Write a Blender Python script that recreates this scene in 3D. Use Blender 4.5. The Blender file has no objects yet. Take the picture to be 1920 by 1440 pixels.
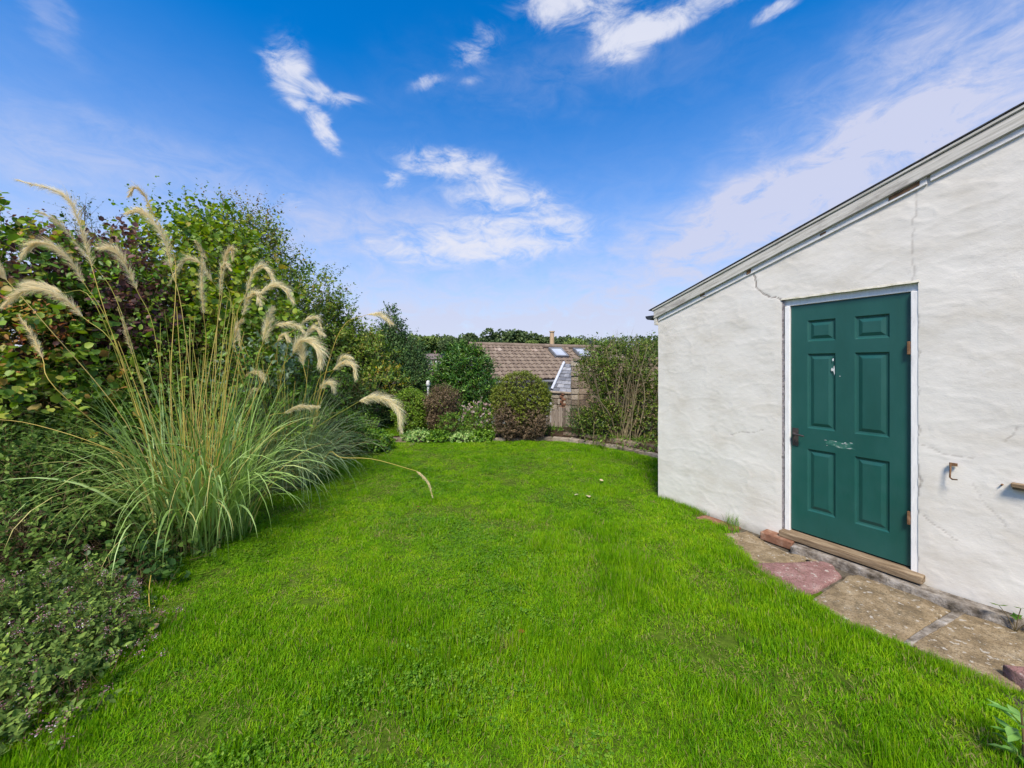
import bpy, math, random
import numpy as np
from mathutils import Vector, Matrix, Euler

random.seed(7)
RNG = np.random.default_rng(7)
S = bpy.context.scene
COL = S.collection
PI = math.pi
R = math.radians

# ------------------------------------------------------------------ camera, sky, sun, exposure
FPX, HOR, CAMZ = 711.0, 687.0, 1.6          # focal length and horizon of the 1920 px photograph
cam_d = bpy.data.cameras.new('camera')
cam = bpy.data.objects.new('camera', cam_d)
COL.objects.link(cam)
cam_d.sensor_width = 36.0
cam_d.lens = FPX / 1920 * 36
cam_d.shift_y = -(720 - HOR) / 1920
cam_d.clip_start, cam_d.clip_end = 0.05, 3000
cam.location = (0, 0, CAMZ)
cam.rotation_euler = (PI / 2, 0, 0)
S.camera = cam

SUN_EL, SUN_AZ = R(52), R(191)               # azimuth clockwise from +Y: behind the camera, to the left
S.view_settings.view_transform = 'Standard'
S.view_settings.look = 'None'
S.view_settings.gamma = 1
S.view_settings.use_curve_mapping = False
S.view_settings.exposure = 0.90
SKY_STRENGTH = 0.090
SUN_STRENGTH = 3.1

sun_d = bpy.data.lights.new('sun', 'SUN')
sun_d.energy = SUN_STRENGTH
sun_d.angle = R(14)
sun_d.color = (1.0, 0.90, 0.76)
sun = bpy.data.objects.new('sun', sun_d)
COL.objects.link(sun)
sdir = Vector((math.sin(SUN_AZ) * math.cos(SUN_EL), math.cos(SUN_AZ) * math.cos(SUN_EL), math.sin(SUN_EL)))
sun.rotation_euler = sdir.to_track_quat('Z', 'Y').to_euler()
sun.location = sdir * 30

S.cycles.max_bounces = 7
S.cycles.diffuse_bounces = 3
S.cycles.glossy_bounces = 2
S.cycles.transmission_bounces = 4
S.cycles.transparent_max_bounces = 6
S.cycles.caustics_reflective = False
S.cycles.caustics_refractive = False


class NT:
    """small helper for building shader node trees"""
    def __init__(s, tree):
        s.t = tree
        s.t.nodes.clear()

    def n(s, typ, **kw):
        nd = s.t.nodes.new(typ)
        for k, v in kw.items():
            setattr(nd, k, v)
        return nd

    def put(s, sock, v):
        if v is None:
            return
        if isinstance(v, bpy.types.NodeSocket):
            s.t.links.new(v, sock)
        else:
            if sock.type == 'RGBA' and len(v) == 3:
                v = (*v, 1)
            sock.default_value = v

    def m(s, op, a, b=None, c=None, clamp=False):
        nd = s.n('ShaderNodeMath', operation=op, use_clamp=clamp)
        for i, v in enumerate((a, b, c)):
            s.put(nd.inputs[i], v)
        return nd.outputs[0]

    def vm(s, op, a, b=None, scale=None):
        nd = s.n('ShaderNodeVectorMath', operation=op)
        s.put(nd.inputs[0], a)
        if b is not None:
            s.put(nd.inputs[1], b)
        if scale is not None:
            s.put(nd.inputs['Scale'], scale)
        return nd.outputs['Value'] if op in ('DOT_PRODUCT', 'LENGTH') else nd.outputs[0]

    def mapping(s, v, loc=(0, 0, 0), rot=(0, 0, 0), sc=(1, 1, 1), typ='POINT'):
        nd = s.n('ShaderNodeMapping', vector_type=typ)
        s.put(nd.inputs['Vector'], v)
        nd.inputs['Location'].default_value = loc
        nd.inputs['Rotation'].default_value = rot
        nd.inputs['Scale'].default_value = sc
        return nd.outputs[0]

    def noise(s, v, scale, detail=4, rough=0.55, dist=0.0):
        nd = s.n('ShaderNodeTexNoise')
        s.put(nd.inputs['Vector'], v)
        nd.inputs['Scale'].default_value = scale
        nd.inputs['Detail'].default_value = detail
        nd.inputs['Roughness'].default_value = rough
        nd.inputs['Distortion'].default_value = dist
        return nd

    def ramp(s, fac, stops, interp='LINEAR'):
        nd = s.n('ShaderNodeValToRGB')
        nd.color_ramp.interpolation = interp
        els = nd.color_ramp.elements
        while len(els) < len(stops):
            els.new(0.5)
        for e, (p, c) in zip(els, stops):
            e.position = p
            e.color = (*c, 1) if len(c) == 3 else c
        s.put(nd.inputs[0], fac)
        return nd.outputs[0]

    def rng(s, v, a, b, c=0.0, d=1.0, smooth=True):
        nd = s.n('ShaderNodeMapRange', interpolation_type='SMOOTHSTEP' if smooth else 'LINEAR')
        for i, x in enumerate((v, a, b, c, d)):
            s.put(nd.inputs[i], x)
        return nd.outputs[0]

    def mix(s, f, a, b, mode='MIX'):
        nd = s.n('ShaderNodeMix', data_type='RGBA', blend_type=mode)
        s.put(nd.inputs[0], f)
        s.put(nd.inputs[6], a)
        s.put(nd.inputs[7], b)
        return nd.outputs[2]


def pxdir(px, py):
    return Vector(((px - 960) / FPX, 1, (HOR - py) / FPX)).normalized()


world = bpy.data.worlds.new('World')
S.world = world
world.use_nodes = True
N = NT(world.node_tree)
tc = N.n('ShaderNodeTexCoord').outputs['Generated']
d0 = N.vm('NORMALIZE', tc)
sky = N.n('ShaderNodeTexSky', sky_type='NISHITA')
sky.sun_disc = False
sky.sun_elevation = SUN_EL
sky.sun_rotation = SUN_AZ
sky.air_density, sky.dust_density, sky.ozone_density, sky.altitude = 1.0, 0.6, 2.2, 100
hs = N.n('ShaderNodeHueSaturation')
hs.inputs['Saturation'].default_value = 1.66
hs.inputs['Hue'].default_value = 0.505
hs.inputs['Value'].default_value = 1.45
N.put(hs.inputs['Color'], sky.outputs[0])
skyc = hs.outputs[0]
sep = N.n('ShaderNodeSeparateXYZ')
N.put(sep.inputs[0], d0)
dz = sep.outputs[2]
# clouds: soft bodies standing in given directions, broken up by noise
flat = N.mapping(d0, sc=(1.0, 1.0, 2.1))
wob = N.noise(flat, 5.5, 5, 0.6)
wv = N.vm('SUBTRACT', wob.outputs['Color'], (0.5, 0.5, 0.5))
dd = N.vm('ADD', d0, N.vm('SCALE', wv, scale=0.05))
fb = N.noise(N.mapping(flat, rot=(0, 0.35, 0.2)), 12.0, 9, 0.66, 0.6).outputs[0]


def blob(v, px, py, rx, ry, rot=0.0, amp=1.0, direction=None, size=1.0):
    c = direction if direction is not None else pxdir(px, py)
    k = abs(c.y) if direction is None else 0.8
    t1 = c.cross(Vector((0, 0, 1))).normalized()
    t2 = t1.cross(c).normalized()
    a = R(rot)
    u1 = t1 * math.cos(a) + t2 * math.sin(a)
    u2 = -t1 * math.sin(a) + t2 * math.cos(a)
    M = Matrix((u1, u2, -c)).transposed()
    q = N.mapping(v, loc=c, rot=M.to_euler('XYZ'), sc=(size * rx / FPX * k ** 1.4, size * ry / FPX * k ** 1.5, 0.6), typ='TEXTURE')
    e = N.m('EXPONENT', N.m('MULTIPLY', N.vm('DOT_PRODUCT', q, q), -1.0))
    return N.m('MULTIPLY', e, amp)


def total(v, items, size=1.0, op='ADD'):
    acc = None
    for it in items:
        b = blob(v, *it, size=size)
        acc = b if acc is None else N.m(op, acc, b)
    return acc


dense = total(dd, [
    (538, 128, 38, 56, -10, 1.0), (585, 165, 44, 20, -14, 0.8), (548, 178, 36, 22, -20, 0.9), (606, 240, 22, 48, 38, 1.0), (650, 192, 46, 16, 10, 0.62),
    (862, 315, 110, 28, -5, 0.95), (745, 338, 32, 17, 25, 0.8), (950, 375, 108, 36, -8, 0.95), (910, 452, 178, 40, 6, 1.0), (1045, 425, 62, 28, -6, 0.8),
    (1080, 8, 120, 36, -4, 1.0), (1178, 72, 72, 40, 10, 1.0), (1255, 40, 130, 26, 14, 0.95), (1340, 2, 120, 24, 8, 0.9), (1120, 50, 60, 22, -10, 0.7),
    (890, 82, 58, 30, 32, 0.68), (802, 155, 44, 14, 25, 0.6), (1465, 10, 52, 16, 12, 0.85), (540, 366, 30, 20, 0, 0.6),
    (700, 452, 44, 10, 4, 0.5), (515, 410, 30, 9, 6, 0.5), (885, 150, 40, 12, 20, 0.45)], 1.22, 'MAXIMUM')
other = [Vector((math.sin(R(a)) * math.cos(R(e)), math.cos(R(a)) * math.cos(R(e)), math.sin(R(e)))) for a, e in
         ((95, 40), (110, 22), (140, 48), (180, 28), (215, 55), (250, 30), (285, 45), (10, 80), (270, 15), (160, 75))]
for v in other:
    dense = N.m('ADD', dense, blob(dd, 0, 0, 260, 90, 8, 0.95, v))
wisp = N.rng(fb, 0.32, 0.68, -0.62, 0.50, False)
dens = N.rng(N.m('MULTIPLY', N.m('ADD', dense, wisp), N.rng(dense, 0.04, 0.7, 0.0, 1.0)), -0.02, 1.25)
veil = total(N.vm('ADD', d0, N.vm('SCALE', wv, scale=0.16)), [
    (1600, 275, 300, 95, 22, 0.85), (1440, 390, 270, 75, 12, 0.6), (1800, 40, 260, 70, 0, 0.42), (1900, 180, 120, 80, 0, 0.35),
    (200, 290, 420, 60, 4, 0.22), (90, 30, 26, 70, 30, 0.28), (1080, 130, 300, 60, 0, 0.18), (700, 430, 300, 60, 6, 0.25)])
veil = N.m('MULTIPLY', veil, N.rng(fb, 0.30, 0.68, 0.25, 1.2, False))
low = N.m('POWER', N.rng(dz, 0.12, 0.62, 1.0, 0.0, False), 1.55)
low = N.m('MULTIPLY', low, N.rng(fb, 0.3, 0.7, 0.82, 1.1, False))
veil = N.m('MINIMUM', N.m('ADD', N.m('MINIMUM', veil, 0.80), low), 0.95)
K = 1.0 / SKY_STRENGTH
c1 = N.mix(veil, skyc, (0.345 * K, 0.362 * K, 0.465 * K))
c2 = N.mix(N.m('MULTIPLY', dens, 0.90), c1, (0.43 * K, 0.44 * K, 0.50 * K))
bg = N.n('ShaderNodeBackground')
N.put(bg.inputs[0], c2)
bg.inputs[1].default_value = SKY_STRENGTH
N.put(N.n('ShaderNodeOutputWorld').inputs[0], bg.outputs[0])
world.cycles.sampling_method = 'NONE'

# ------------------------------------------------------------------ helpers: positions


def at(px, py, D):
    return np.array(((px - 960) / FPX * D, D, CAMZ + (HOR - py) / FPX * D))


def gnd(px, py, z=0.0):
    D = FPX * (CAMZ - z) / (py - HOR)
    return np.array(((px - 960) / FPX * D, D, z))


def lob(px, py, D, rx, ry, depth=None):
    c = at(px, py, D)
    k = D / FPX
    return (*c, rx * k, depth if depth else rx * k * 0.9, ry * k)


# ------------------------------------------------------------------ helpers: numpy noise

def vnoise(P, seed=0):
    P = np.asarray(P, dtype=np.float64)
    i = np.floor(P).astype(np.int64)
    f = P - i
    f = f * f * (3 - 2 * f)

    def h(a):
        x = (a[..., 0] * 374761393 + a[..., 1] * 668265263 + a[..., 2] * 2147483647 + seed * 974634533) & 0xffffffff
        x = ((x ^ (x >> 13)) * 1274126177) & 0xffffffff
        x = (x ^ (x >> 16)) & 0xffffffff
        return x / 0xffffffff
    r = 0
    for dx in (0, 1):
        for dy in (0, 1):
            for dz_ in (0, 1):
                w = (f[..., 0] if dx else 1 - f[..., 0]) * (f[..., 1] if dy else 1 - f[..., 1]) * (f[..., 2] if dz_ else 1 - f[..., 2])
                r = r + w * h(i + np.array((dx, dy, dz_)))
    return r


def fbm(P, octs=4, seed=0, rough=0.5):
    P = np.asarray(P, dtype=np.float64)
    a, s, t = 1.0, 0.0, 0.0
    for k in range(octs):
        s = s + a * vnoise(P * (2.03 ** k), seed + k * 17)
        t += a
        a *= rough
    return s / t


# ------------------------------------------------------------------ helpers: meshes and objects

def make_mesh(name, V, Q=None, T=None, tint=None, attrs=None, smooth=False, mats=(), mi=None):
    me = bpy.data.meshes.new(name)
    V = np.asarray(V, dtype=np.float32).reshape(-1, 3)
    parts, starts, tot = [], [], 0
    if Q is not None and len(Q):
        Q = np.asarray(Q, dtype=np.int32)
        parts.append(Q.ravel())
        starts.append(np.arange(len(Q), dtype=np.int32) * 4)
        tot = len(Q) * 4
    if T is not None and len(T):
        T = np.asarray(T, dtype=np.int32)
        parts.append(T.ravel())
        starts.append(tot + np.arange(len(T), dtype=np.int32) * 3)
        tot += len(T) * 3
    me.vertices.add(len(V))
    me.vertices.foreach_set('co', V.ravel())
    if parts:
        loops = np.concatenate(parts)
        st = np.concatenate(starts)
        me.loops.add(len(loops))
        me.loops.foreach_set('vertex_index', loops)
        me.polygons.add(len(st))
        me.polygons.foreach_set('loop_start', st)
        if smooth:
            me.polygons.foreach_set('use_smooth', np.ones(len(st), dtype=bool))
        if mi is not None:
            me.polygons.foreach_set('material_index', np.asarray(mi, dtype=np.int32))
    for m_ in mats:
        me.materials.append(m_)
    if tint is not None:
        a = me.attributes.new('tint', 'FLOAT', 'POINT')
        a.data.foreach_set('value', np.asarray(tint, dtype=np.float32))
    for k, v in (attrs or {}).items():
        a = me.attributes.new(k, 'FLOAT', 'POINT')
        a.data.foreach_set('value', np.asarray(v, dtype=np.float32))
    me.update(calc_edges=True)
    return me


def link(name, me, parent=None, loc=None, rot=None, sc=None, kind=None, label=None):
    o = bpy.data.objects.new(name, me)
    COL.objects.link(o)
    if parent is not None:
        o.parent = parent
    if loc is not None:
        o.location = loc
    if rot is not None:
        o.rotation_euler = rot
    if sc is not None:
        o.scale = sc
    if kind:
        o['kind'] = kind
    if label:
        o['label'] = label
    return o


def thing(name, label, cat, loc=(0, 0, 0), rotz=0.0, group=None):
    o = link(name, None, loc=loc, rot=(0, 0, rotz))
    o.empty_display_size = 0.2
    return tag(o, label, cat, group)


def tag(o, label, cat, group=None, kind=None):
    o['label'] = label
    o['category'] = cat
    if group:
        o['group'] = group
    if kind:
        o['kind'] = kind
    return o


class MB:
    """collects simple solids into one mesh"""
    def __init__(s):
        s.V, s.F = [], []

    def add(s, V, F):
        b = len(s.V)
        s.V += [tuple(v) for v in V]
        s.F += [tuple(i + b for i in f) for f in F]
        return s

    def box(s, x0, x1, y0, y1, z0, z1):
        V = [(x, y, z) for x in (x0, x1) for y in (y0, y1) for z in (z0, z1)]
        return s.add(V, [(0, 1, 3, 2), (4, 6, 7, 5), (0, 4, 5, 1), (2, 3, 7, 6), (0, 2, 6, 4), (1, 5, 7, 3)])

    def hexa(s, P):
        """8 points: bottom ring of four, top ring of four"""
        return s.add(P, [(3, 2, 1, 0), (4, 5, 6, 7), (0, 1, 5, 4), (1, 2, 6, 5), (2, 3, 7, 6), (3, 0, 4, 7)])

    def prism(s, poly, z0, z1):
        n = len(poly)
        V = [(p[0], p[1], z0) for p in poly] + [(p[0], p[1], z1) for p in poly]
        F = [tuple(range(n - 1, -1, -1)), tuple(range(n, 2 * n))]
        F += [(i, (i + 1) % n, n + (i + 1) % n, n + i) for i in range(n)]
        return s.add(V, F)

    def tube(s, pts, rad, sides=6):
        V, Q = tube_arrays(pts, rad, sides)
        return s.add(V.tolist(), Q.tolist())

    def mesh(s, name, mat, smooth=False, bevel=0.0, seg=1):
        me = bpy.data.meshes.new(name)
        me.from_pydata(s.V, [], s.F)
        if mat is not None:
            me.materials.append(mat)
        if bevel:
            import bmesh
            bm = bmesh.new()
            bm.from_mesh(me)
            bmesh.ops.recalc_face_normals(bm, faces=bm.faces)
            bmesh.ops.bevel(bm, geom=list(bm.edges), offset=bevel, segments=seg, affect='EDGES', profile=0.6)
            bm.to_mesh(me)
            bm.free()
        if smooth:
            me.polygons.foreach_set('use_smooth', np.ones(len(me.polygons), dtype=bool))
        me.update()
        return me

    def build(s, name, mat, parent=None, **kw):
        lk = {k: kw.pop(k) for k in ('loc', 'rot', 'kind', 'label') if k in kw}
        return link(name, s.mesh(name, mat, **kw), parent, **lk)


def tube_arrays(pts, rad, sides=5):
    P = np.asarray(pts, dtype=np.float64)
    n = len(P)
    rad = np.broadcast_to(np.asarray(rad, dtype=np.float64), (n,))
    T = np.gradient(P, axis=0)
    T /= np.linalg.norm(T, axis=1)[:, None] + 1e-9
    ref = np.array((0.0, 0.0, 1.0)) if abs(T[0, 2]) < 0.8 else np.array((1.0, 0.0, 0.0))
    A = np.cross(T, ref)
    A /= np.linalg.norm(A, axis=1)[:, None] + 1e-9
    B = np.cross(T, A)
    ang = np.arange(sides) / sides * 2 * PI
    V = P[:, None] + rad[:, None, None] * (np.cos(ang)[None, :, None] * A[:, None] + np.sin(ang)[None, :, None] * B[:, None])
    Q = []
    for i in range(n - 1):
        for j in range(sides):
            k = (j + 1) % sides
            Q.append((i * sides + j, i * sides + k, (i + 1) * sides + k, (i + 1) * sides + j))
    return V.reshape(-1, 3), np.array(Q)


def join_arrays(items):
    """items: (V, Q) pairs -> one"""
    Vs, Qs, b = [], [], 0
    for V, Q in items:
        Vs.append(V)
        Qs.append(Q + b)
        b += len(V)
    return np.concatenate(Vs), np.concatenate(Qs)


def spline(P, n):
    P = np.asarray(P, dtype=np.float64)
    P = np.concatenate([[2 * P[0] - P[1]], P, [2 * P[-1] - P[-2]]])
    m_ = len(P) - 3
    out = []
    for t in np.linspace(0, m_ - 1e-6, n):
        i = int(t)
        f = t - i
        a, b, c, d = P[i:i + 4]
        out.append(0.5 * ((2 * b) + (-a + c) * f + (2 * a - 5 * b + 4 * c - d) * f * f + (-a + 3 * b - 3 * c + d) * f ** 3))
    return np.array(out)


# ------------------------------------------------------------------ materials

def pbr(name, rough=0.8, spec=0.3):
    m_ = bpy.data.materials.new(name)
    m_.use_nodes = True
    n = NT(m_.node_tree)
    b = n.n('ShaderNodeBsdfPrincipled')
    b.inputs['Roughness'].default_value = rough
    b.inputs['Specular IOR Level'].default_value = spec
    out = n.n('ShaderNodeOutputMaterial')
    n.put(out.inputs[0], b.outputs[0])
    return m_, n, b, out


def bump(n, b, height, strength=0.5, dist=0.01):
    bp = n.n('ShaderNodeBump')
    bp.inputs['Strength'].default_value = strength
    bp.inputs['Distance'].default_value = dist
    n.put(bp.inputs['Height'], height)
    n.put(b.inputs['Normal'], bp.outputs[0])


def mottled(name, stops, scale=6, detail=6, rough=0.85, spec=0.25, bmp=0.4, bscale=40, bdist=0.005, stretch=(1, 1, 1), rand=0.0, coord='Object'):
    m_, n, b, out = pbr(name, rough, spec)
    co = n.n('ShaderNodeTexCoord').outputs[coord] if coord != 'World' else n.n('ShaderNodeNewGeometry').outputs['Position']
    co = n.mapping(co, sc=stretch)
    f = n.noise(co, scale, detail, 0.62).outputs[0]
    if rand:
        oi = n.n('ShaderNodeObjectInfo').outputs['Random']
        f = n.m('ADD', f, n.m('MULTIPLY', n.m('SUBTRACT', oi, 0.5), rand))
    n.put(b.inputs['Base Color'], n.ramp(f, stops))
    if bmp:
        bump(n, b, n.noise(co, bscale, 6, 0.65).outputs[0], bmp, bdist)
    return m_


def leaf_mat(name, stops, trans=0.35, rough=0.45, spec=0.35, attr=True, big=0.0):
    """leaf colour from each leaf's own tint value; light passes through"""
    m_, n, b, out = pbr(name, rough, spec)
    if attr:
        f = n.n('ShaderNodeAttribute', attribute_name='tint').outputs['Fac']
    else:
        f = n.n('ShaderNodeObjectInfo').outputs['Random']
    if big:
        pos = n.n('ShaderNodeNewGeometry').outputs['Position']
        f = n.m('ADD', f, n.m('MULTIPLY', n.m('SUBTRACT', n.noise(pos, 2.2, 3).outputs[0], 0.5), big))
    c = n.ramp(f, stops)
    n.put(b.inputs['Base Color'], c)
    tr = n.n('ShaderNodeBsdfTranslucent')
    hs_ = n.n('ShaderNodeHueSaturation')
    hs_.inputs['Saturation'].default_value = 1.1
    hs_.inputs['Value'].default_value = 1.25
    n.put(hs_.inputs['Color'], c)
    n.put(tr.inputs[0], hs_.outputs[0])
    mx = n.n('ShaderNodeMixShader')
    mx.inputs[0].default_value = trans
    n.put(mx.inputs[1], b.outputs[0])
    n.put(mx.inputs[2], tr.outputs[0])
    n.put(out.inputs[0], mx.outputs[0])
    return m_


M_SOIL = mottled('soil', [(0.3, (0.022, 0.014, 0.009)), (0.55, (0.055, 0.036, 0.022)), (0.75, (0.11, 0.075, 0.045))], 9, 8, 0.95, 0.1, 0.9, 35, 0.02, coord='World')
M_BARK = mottled('bark', [(0.3, (0.035, 0.026, 0.018)), (0.7, (0.12, 0.09, 0.06))], 14, 6, 0.9, 0.15, 0.8, 30, 0.01, stretch=(1, 1, 0.25))
M_PALEBARK = mottled('pale_bark', [(0.3, (0.20, 0.15, 0.11)), (0.7, (0.36, 0.29, 0.23))], 12, 6, 0.9, 0.15, 0.7, 30, 0.01, stretch=(1, 1, 0.3))
M_TWIG = mottled('twig', [(0.3, (0.06, 0.045, 0.02)), (0.7, (0.17, 0.13, 0.06))], 14, 4, 0.85, 0.2, 0, 30)

# ------------------------------------------------------------------ the setting: ground
# one sheet to the horizon: the garden is level, then the land falls to the valley and rises to a wooded hill


def terrain(x, y):
    z = np.zeros_like(x)
    z = z - 2.4 * np.clip((y - 10.6) / 2.6, 0, 1) ** 1.5
    z = z - 7.0 * np.clip((y - 17) / 70, 0, 1)
    up = np.clip((y - 95) / 170, 0, 1)
    z = z + 24.5 * up * up * (3 - 2 * up) + 2.5 * (fbm(np.stack([x / 70, y / 90, x * 0], -1), 3, 5) - 0.5) * up
    r = np.clip((np.abs(x) - 9) / 30, 0, 1)
    return z - 1.5 * r * (y < 95)


ys = np.concatenate([np.linspace(-30, 10, 25), np.linspace(10.5, 17, 20), np.linspace(18, 95, 30), np.linspace(100, 300, 50), np.linspace(320, 1500, 14)])
xs = np.concatenate([np.linspace(-1200, -60, 20), np.linspace(-50, 50, 51), np.linspace(60, 1200, 20)])
X, Y = np.meshgrid(xs, ys)
Zt = terrain(X, Y)
V = np.stack([X, Y, Zt], -1).reshape(-1, 3)
nx, ny = len(xs), len(ys)
ii, jj = np.meshgrid(np.arange(nx - 1), np.arange(ny - 1))
a = (jj * nx + ii).ravel()
Q = np.stack([a, a + 1, a + nx + 1, a + nx], -1)
M_GROUND, n, b, _ = pbr('rough_ground', 0.95, 0.1)
pos = n.n('ShaderNodeNewGeometry').outputs['Position']
sp = n.n('ShaderNodeSeparateXYZ')
n.put(sp.inputs[0], pos)
cs = n.ramp(n.noise(pos, 9, 8, 0.6).outputs[0], [(0.3, (0.022, 0.014, 0.009)), (0.55, (0.05, 0.034, 0.02)), (0.75, (0.10, 0.07, 0.04))])
cg = n.ramp(n.noise(pos, 0.05, 6, 0.6).outputs[0], [(0.3, (0.03, 0.06, 0.015)), (0.7, (0.10, 0.15, 0.03))])
n.put(b.inputs['Base Color'], n.mix(n.rng(sp.outputs[1], 9, 14), cs, cg))
bump(n, b, n.noise(pos, 35, 6).outputs[0], 0.8, 0.02)
link('ground', make_mesh('ground', V, Q, smooth=True, mats=[M_GROUND]), kind='structure')

WALL_C = np.array((1.762, 4.571))
WE = np.array((0.5095, -0.8605))
lawn_poly = [(-2.0, -1.0), (-2.05, 0.3), (-2.15, 1.5), (-2.45, 2.2), (-2.70, 2.9), (-2.95, 4.2), (-3.10, 5.9), (-3.0, 7.3), (-2.5, 7.8), (-1.9, 7.95),
             (-0.3, 8.0), (0.3, 8.02), (0.85, 8.12), (1.3, 7.9), (1.95, 7.29), (2.45, 6.55), (2.72, 6.0), (2.86, 5.28), (1.80, 4.61), (2.08, 4.04),
             (2.10, 3.85), (2.10, 3.4), (2.13, 3.00), (2.20, 2.62), (2.27, 2.35), (2.45, 2.15), (2.60, 1.95), (2.46, 1.85), (2.36, 1.74), (2.05, 1.5), (2.1, 0.3), (2.1, -1.0)]


def G(*pts):
    return [tuple(gnd(*p)[:2]) for p in pts]


def wpt(s, off):
    p = WALL_C + WE * s + np.array((-0.8605, -0.5095)) * off
    return (p[0], p[1])


slab_polys = [
    [wpt(0.60, 0.16), wpt(0.62, 0.02), wpt(0.98, 0.02), wpt(0.98, 0.13)],
    G((1342, 1004), (1400, 1000)) + [wpt(1.16, 0.09), wpt(1.42, 0.19), wpt(1.66, 0.19)] + G((1550, 1052), (1412, 1064)),
    G((1406, 1062), (1555, 1058), (1578, 1086), (1535, 1114), (1492, 1124)),
    G((1588, 1083), (1640, 1082), (1782, 1150), (1692, 1212), (1580, 1176), (1512, 1134), (1542, 1117)),
    G((1704, 1210), (1790, 1152)) + [wpt(2.72, 0.035), wpt(3.2, 0.03), wpt(3.3, 0.3)] + G((2010, 1300), (1890, 1296), (1800, 1266)),
]


def in_poly(x, y, poly):
    ins = np.zeros(x.shape, dtype=bool)
    n_ = len(poly)
    for i in range(n_):
        x0, y0 = poly[i]
        x1, y1 = poly[(i + 1) % n_]
        c = ((y0 > y) != (y1 > y)) & (x < (x1 - x0) * (y - y0) / (y1 - y0 + 1e-12) + x0)
        ins ^= c
    return ins


def sheet(name, poly, z, mat):
    me = bpy.data.meshes.new(name)
    me.from_pydata([(p[0], p[1], z) for p in poly], [], [tuple(range(len(poly)))])
    me.materials.append(mat)
    return link(name, me, kind='structure')


M_LAWNBASE = mottled('lawn_base', [(0.3, (0.035, 0.055, 0.008)), (0.6, (0.085, 0.14, 0.012)), (0.8, (0.17, 0.16, 0.05))], 14, 8, 0.95, 0.05, 0.6, 60, 0.02, coord='World')
sheet('lawn', lawn_poly, 0.008, M_LAWNBASE)
back_poly = [(-5.5, 8.7), (-1.6, 8.75), (-0.6, 8.9), (0.2, 9.0), (1.0, 9.3), (1.1, 10.4), (-5.5, 10.4)]
sheet('back_lawn', back_poly, 0.008, M_LAWNBASE)


# grass: blades gathered into tufts, the tufts spread over both lawns
def blade_tuft(rng, nb, spread, h0, h1, lean, w=0.0035, kinds=0.08):
    segs = 3
    az = rng.uniform(0, 2 * PI, nb)
    rr = spread * np.sqrt(rng.uniform(0, 1, nb))
    a2 = rng.uniform(0, 2 * PI, nb)
    base = np.stack([rr * np.cos(a2), rr * np.sin(a2), np.zeros(nb)], -1)
    H = rng.uniform(h0, h1, nb)
    ln = rng.uniform(0.15, 1.0, nb) * lean
    dirv = np.stack([np.cos(az), np.sin(az), np.zeros(nb)], -1)
    side = np.stack([-np.sin(az + rng.normal(0, 0.5, nb)), np.cos(az), np.zeros(nb)], -1)
    wd = w * rng.uniform(0.6, 1.3, nb)
    Vs = []
    for k in range(segs + 1):
        t = k / segs
        c = base + dirv * (H * ln * t ** 1.8)[:, None] + np.array((0, 0, 1.0)) * (H * (t - 0.35 * ln * t * t))[:, None]
        if k < segs:
            ww = (wd * (1 - 0.55 * t ** 1.5))[:, None]
            Vs += [c - side * ww * 0.5, c + side * ww * 0.5]
        else:
            Vs.append(c)
    V = np.stack(Vs, 1)
    nv = V.shape[1]
    o = (np.arange(nb) * nv)[:, None]
    Q = np.concatenate([o + np.array((2 * k, 2 * k + 1, 2 * k + 3, 2 * k + 2)) for k in range(segs - 1)])
    T = o + np.array((2 * segs - 2, 2 * segs - 1, 2 * segs))
    tint = np.clip(rng.normal(0.45, 0.16, nb), 0, 0.88)
    dry = rng.uniform(0, 1, nb) < kinds
    tint[dry] = rng.uniform(0.92, 1.0, dry.sum())
    return V.reshape(-1, 3), Q, T, np.repeat(tint, nv)


M_GRASS, n, b, out = pbr('grass_blade', 0.5, 0.10)
tn = n.n('ShaderNodeAttribute', attribute_name='tint').outputs['Fac']
pos = n.n('ShaderNodeNewGeometry').outputs['Position']
big = n.noise(pos, 0.9, 4, 0.6).outputs[0]
mid = n.noise(pos, 5.5, 3, 0.6).outputs[0]
f = n.m('ADD', tn, n.m('MULTIPLY', n.m('SUBTRACT', big, 0.5), 0.85))
f = n.m('ADD', f, n.m('MULTIPLY', n.m('SUBTRACT', mid, 0.5), 0.75))
f = n.m('MINIMUM', f, 0.86)
isdry = n.m('GREATER_THAN', tn, 0.90)
cgr = n.ramp(f, [(0.0, (0.036, 0.135, 0.003)), (0.32, (0.120, 0.305, 0.004)), (0.60, (0.220, 0.425, 0.006)), (0.86, (0.370, 0.510, 0.014))])
cgr = n.mix(isdry, cgr, (0.34, 0.29, 0.11))
n.put(b.inputs['Base Color'], cgr)
tr = n.n('ShaderNodeBsdfTranslucent')
n.put(tr.inputs[0], n.mix(0.4, cgr, (0.26, 0.52, 0.004)))
mx = n.n('ShaderNodeMixShader')
mx.inputs[0].default_value = 0.38
n.put(mx.inputs[1], b.outputs[0])
n.put(mx.inputs[2], tr.outputs[0])
n.put(out.inputs[0], mx.outputs[0])

M_CLOVER = leaf_mat('clover_leaf', [(0.0, (0.055, 0.15, 0.006)), (0.6, (0.115, 0.26, 0.010)), (1.0, (0.22, 0.36, 0.025))], 0.3, 0.5, 0.25)

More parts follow.
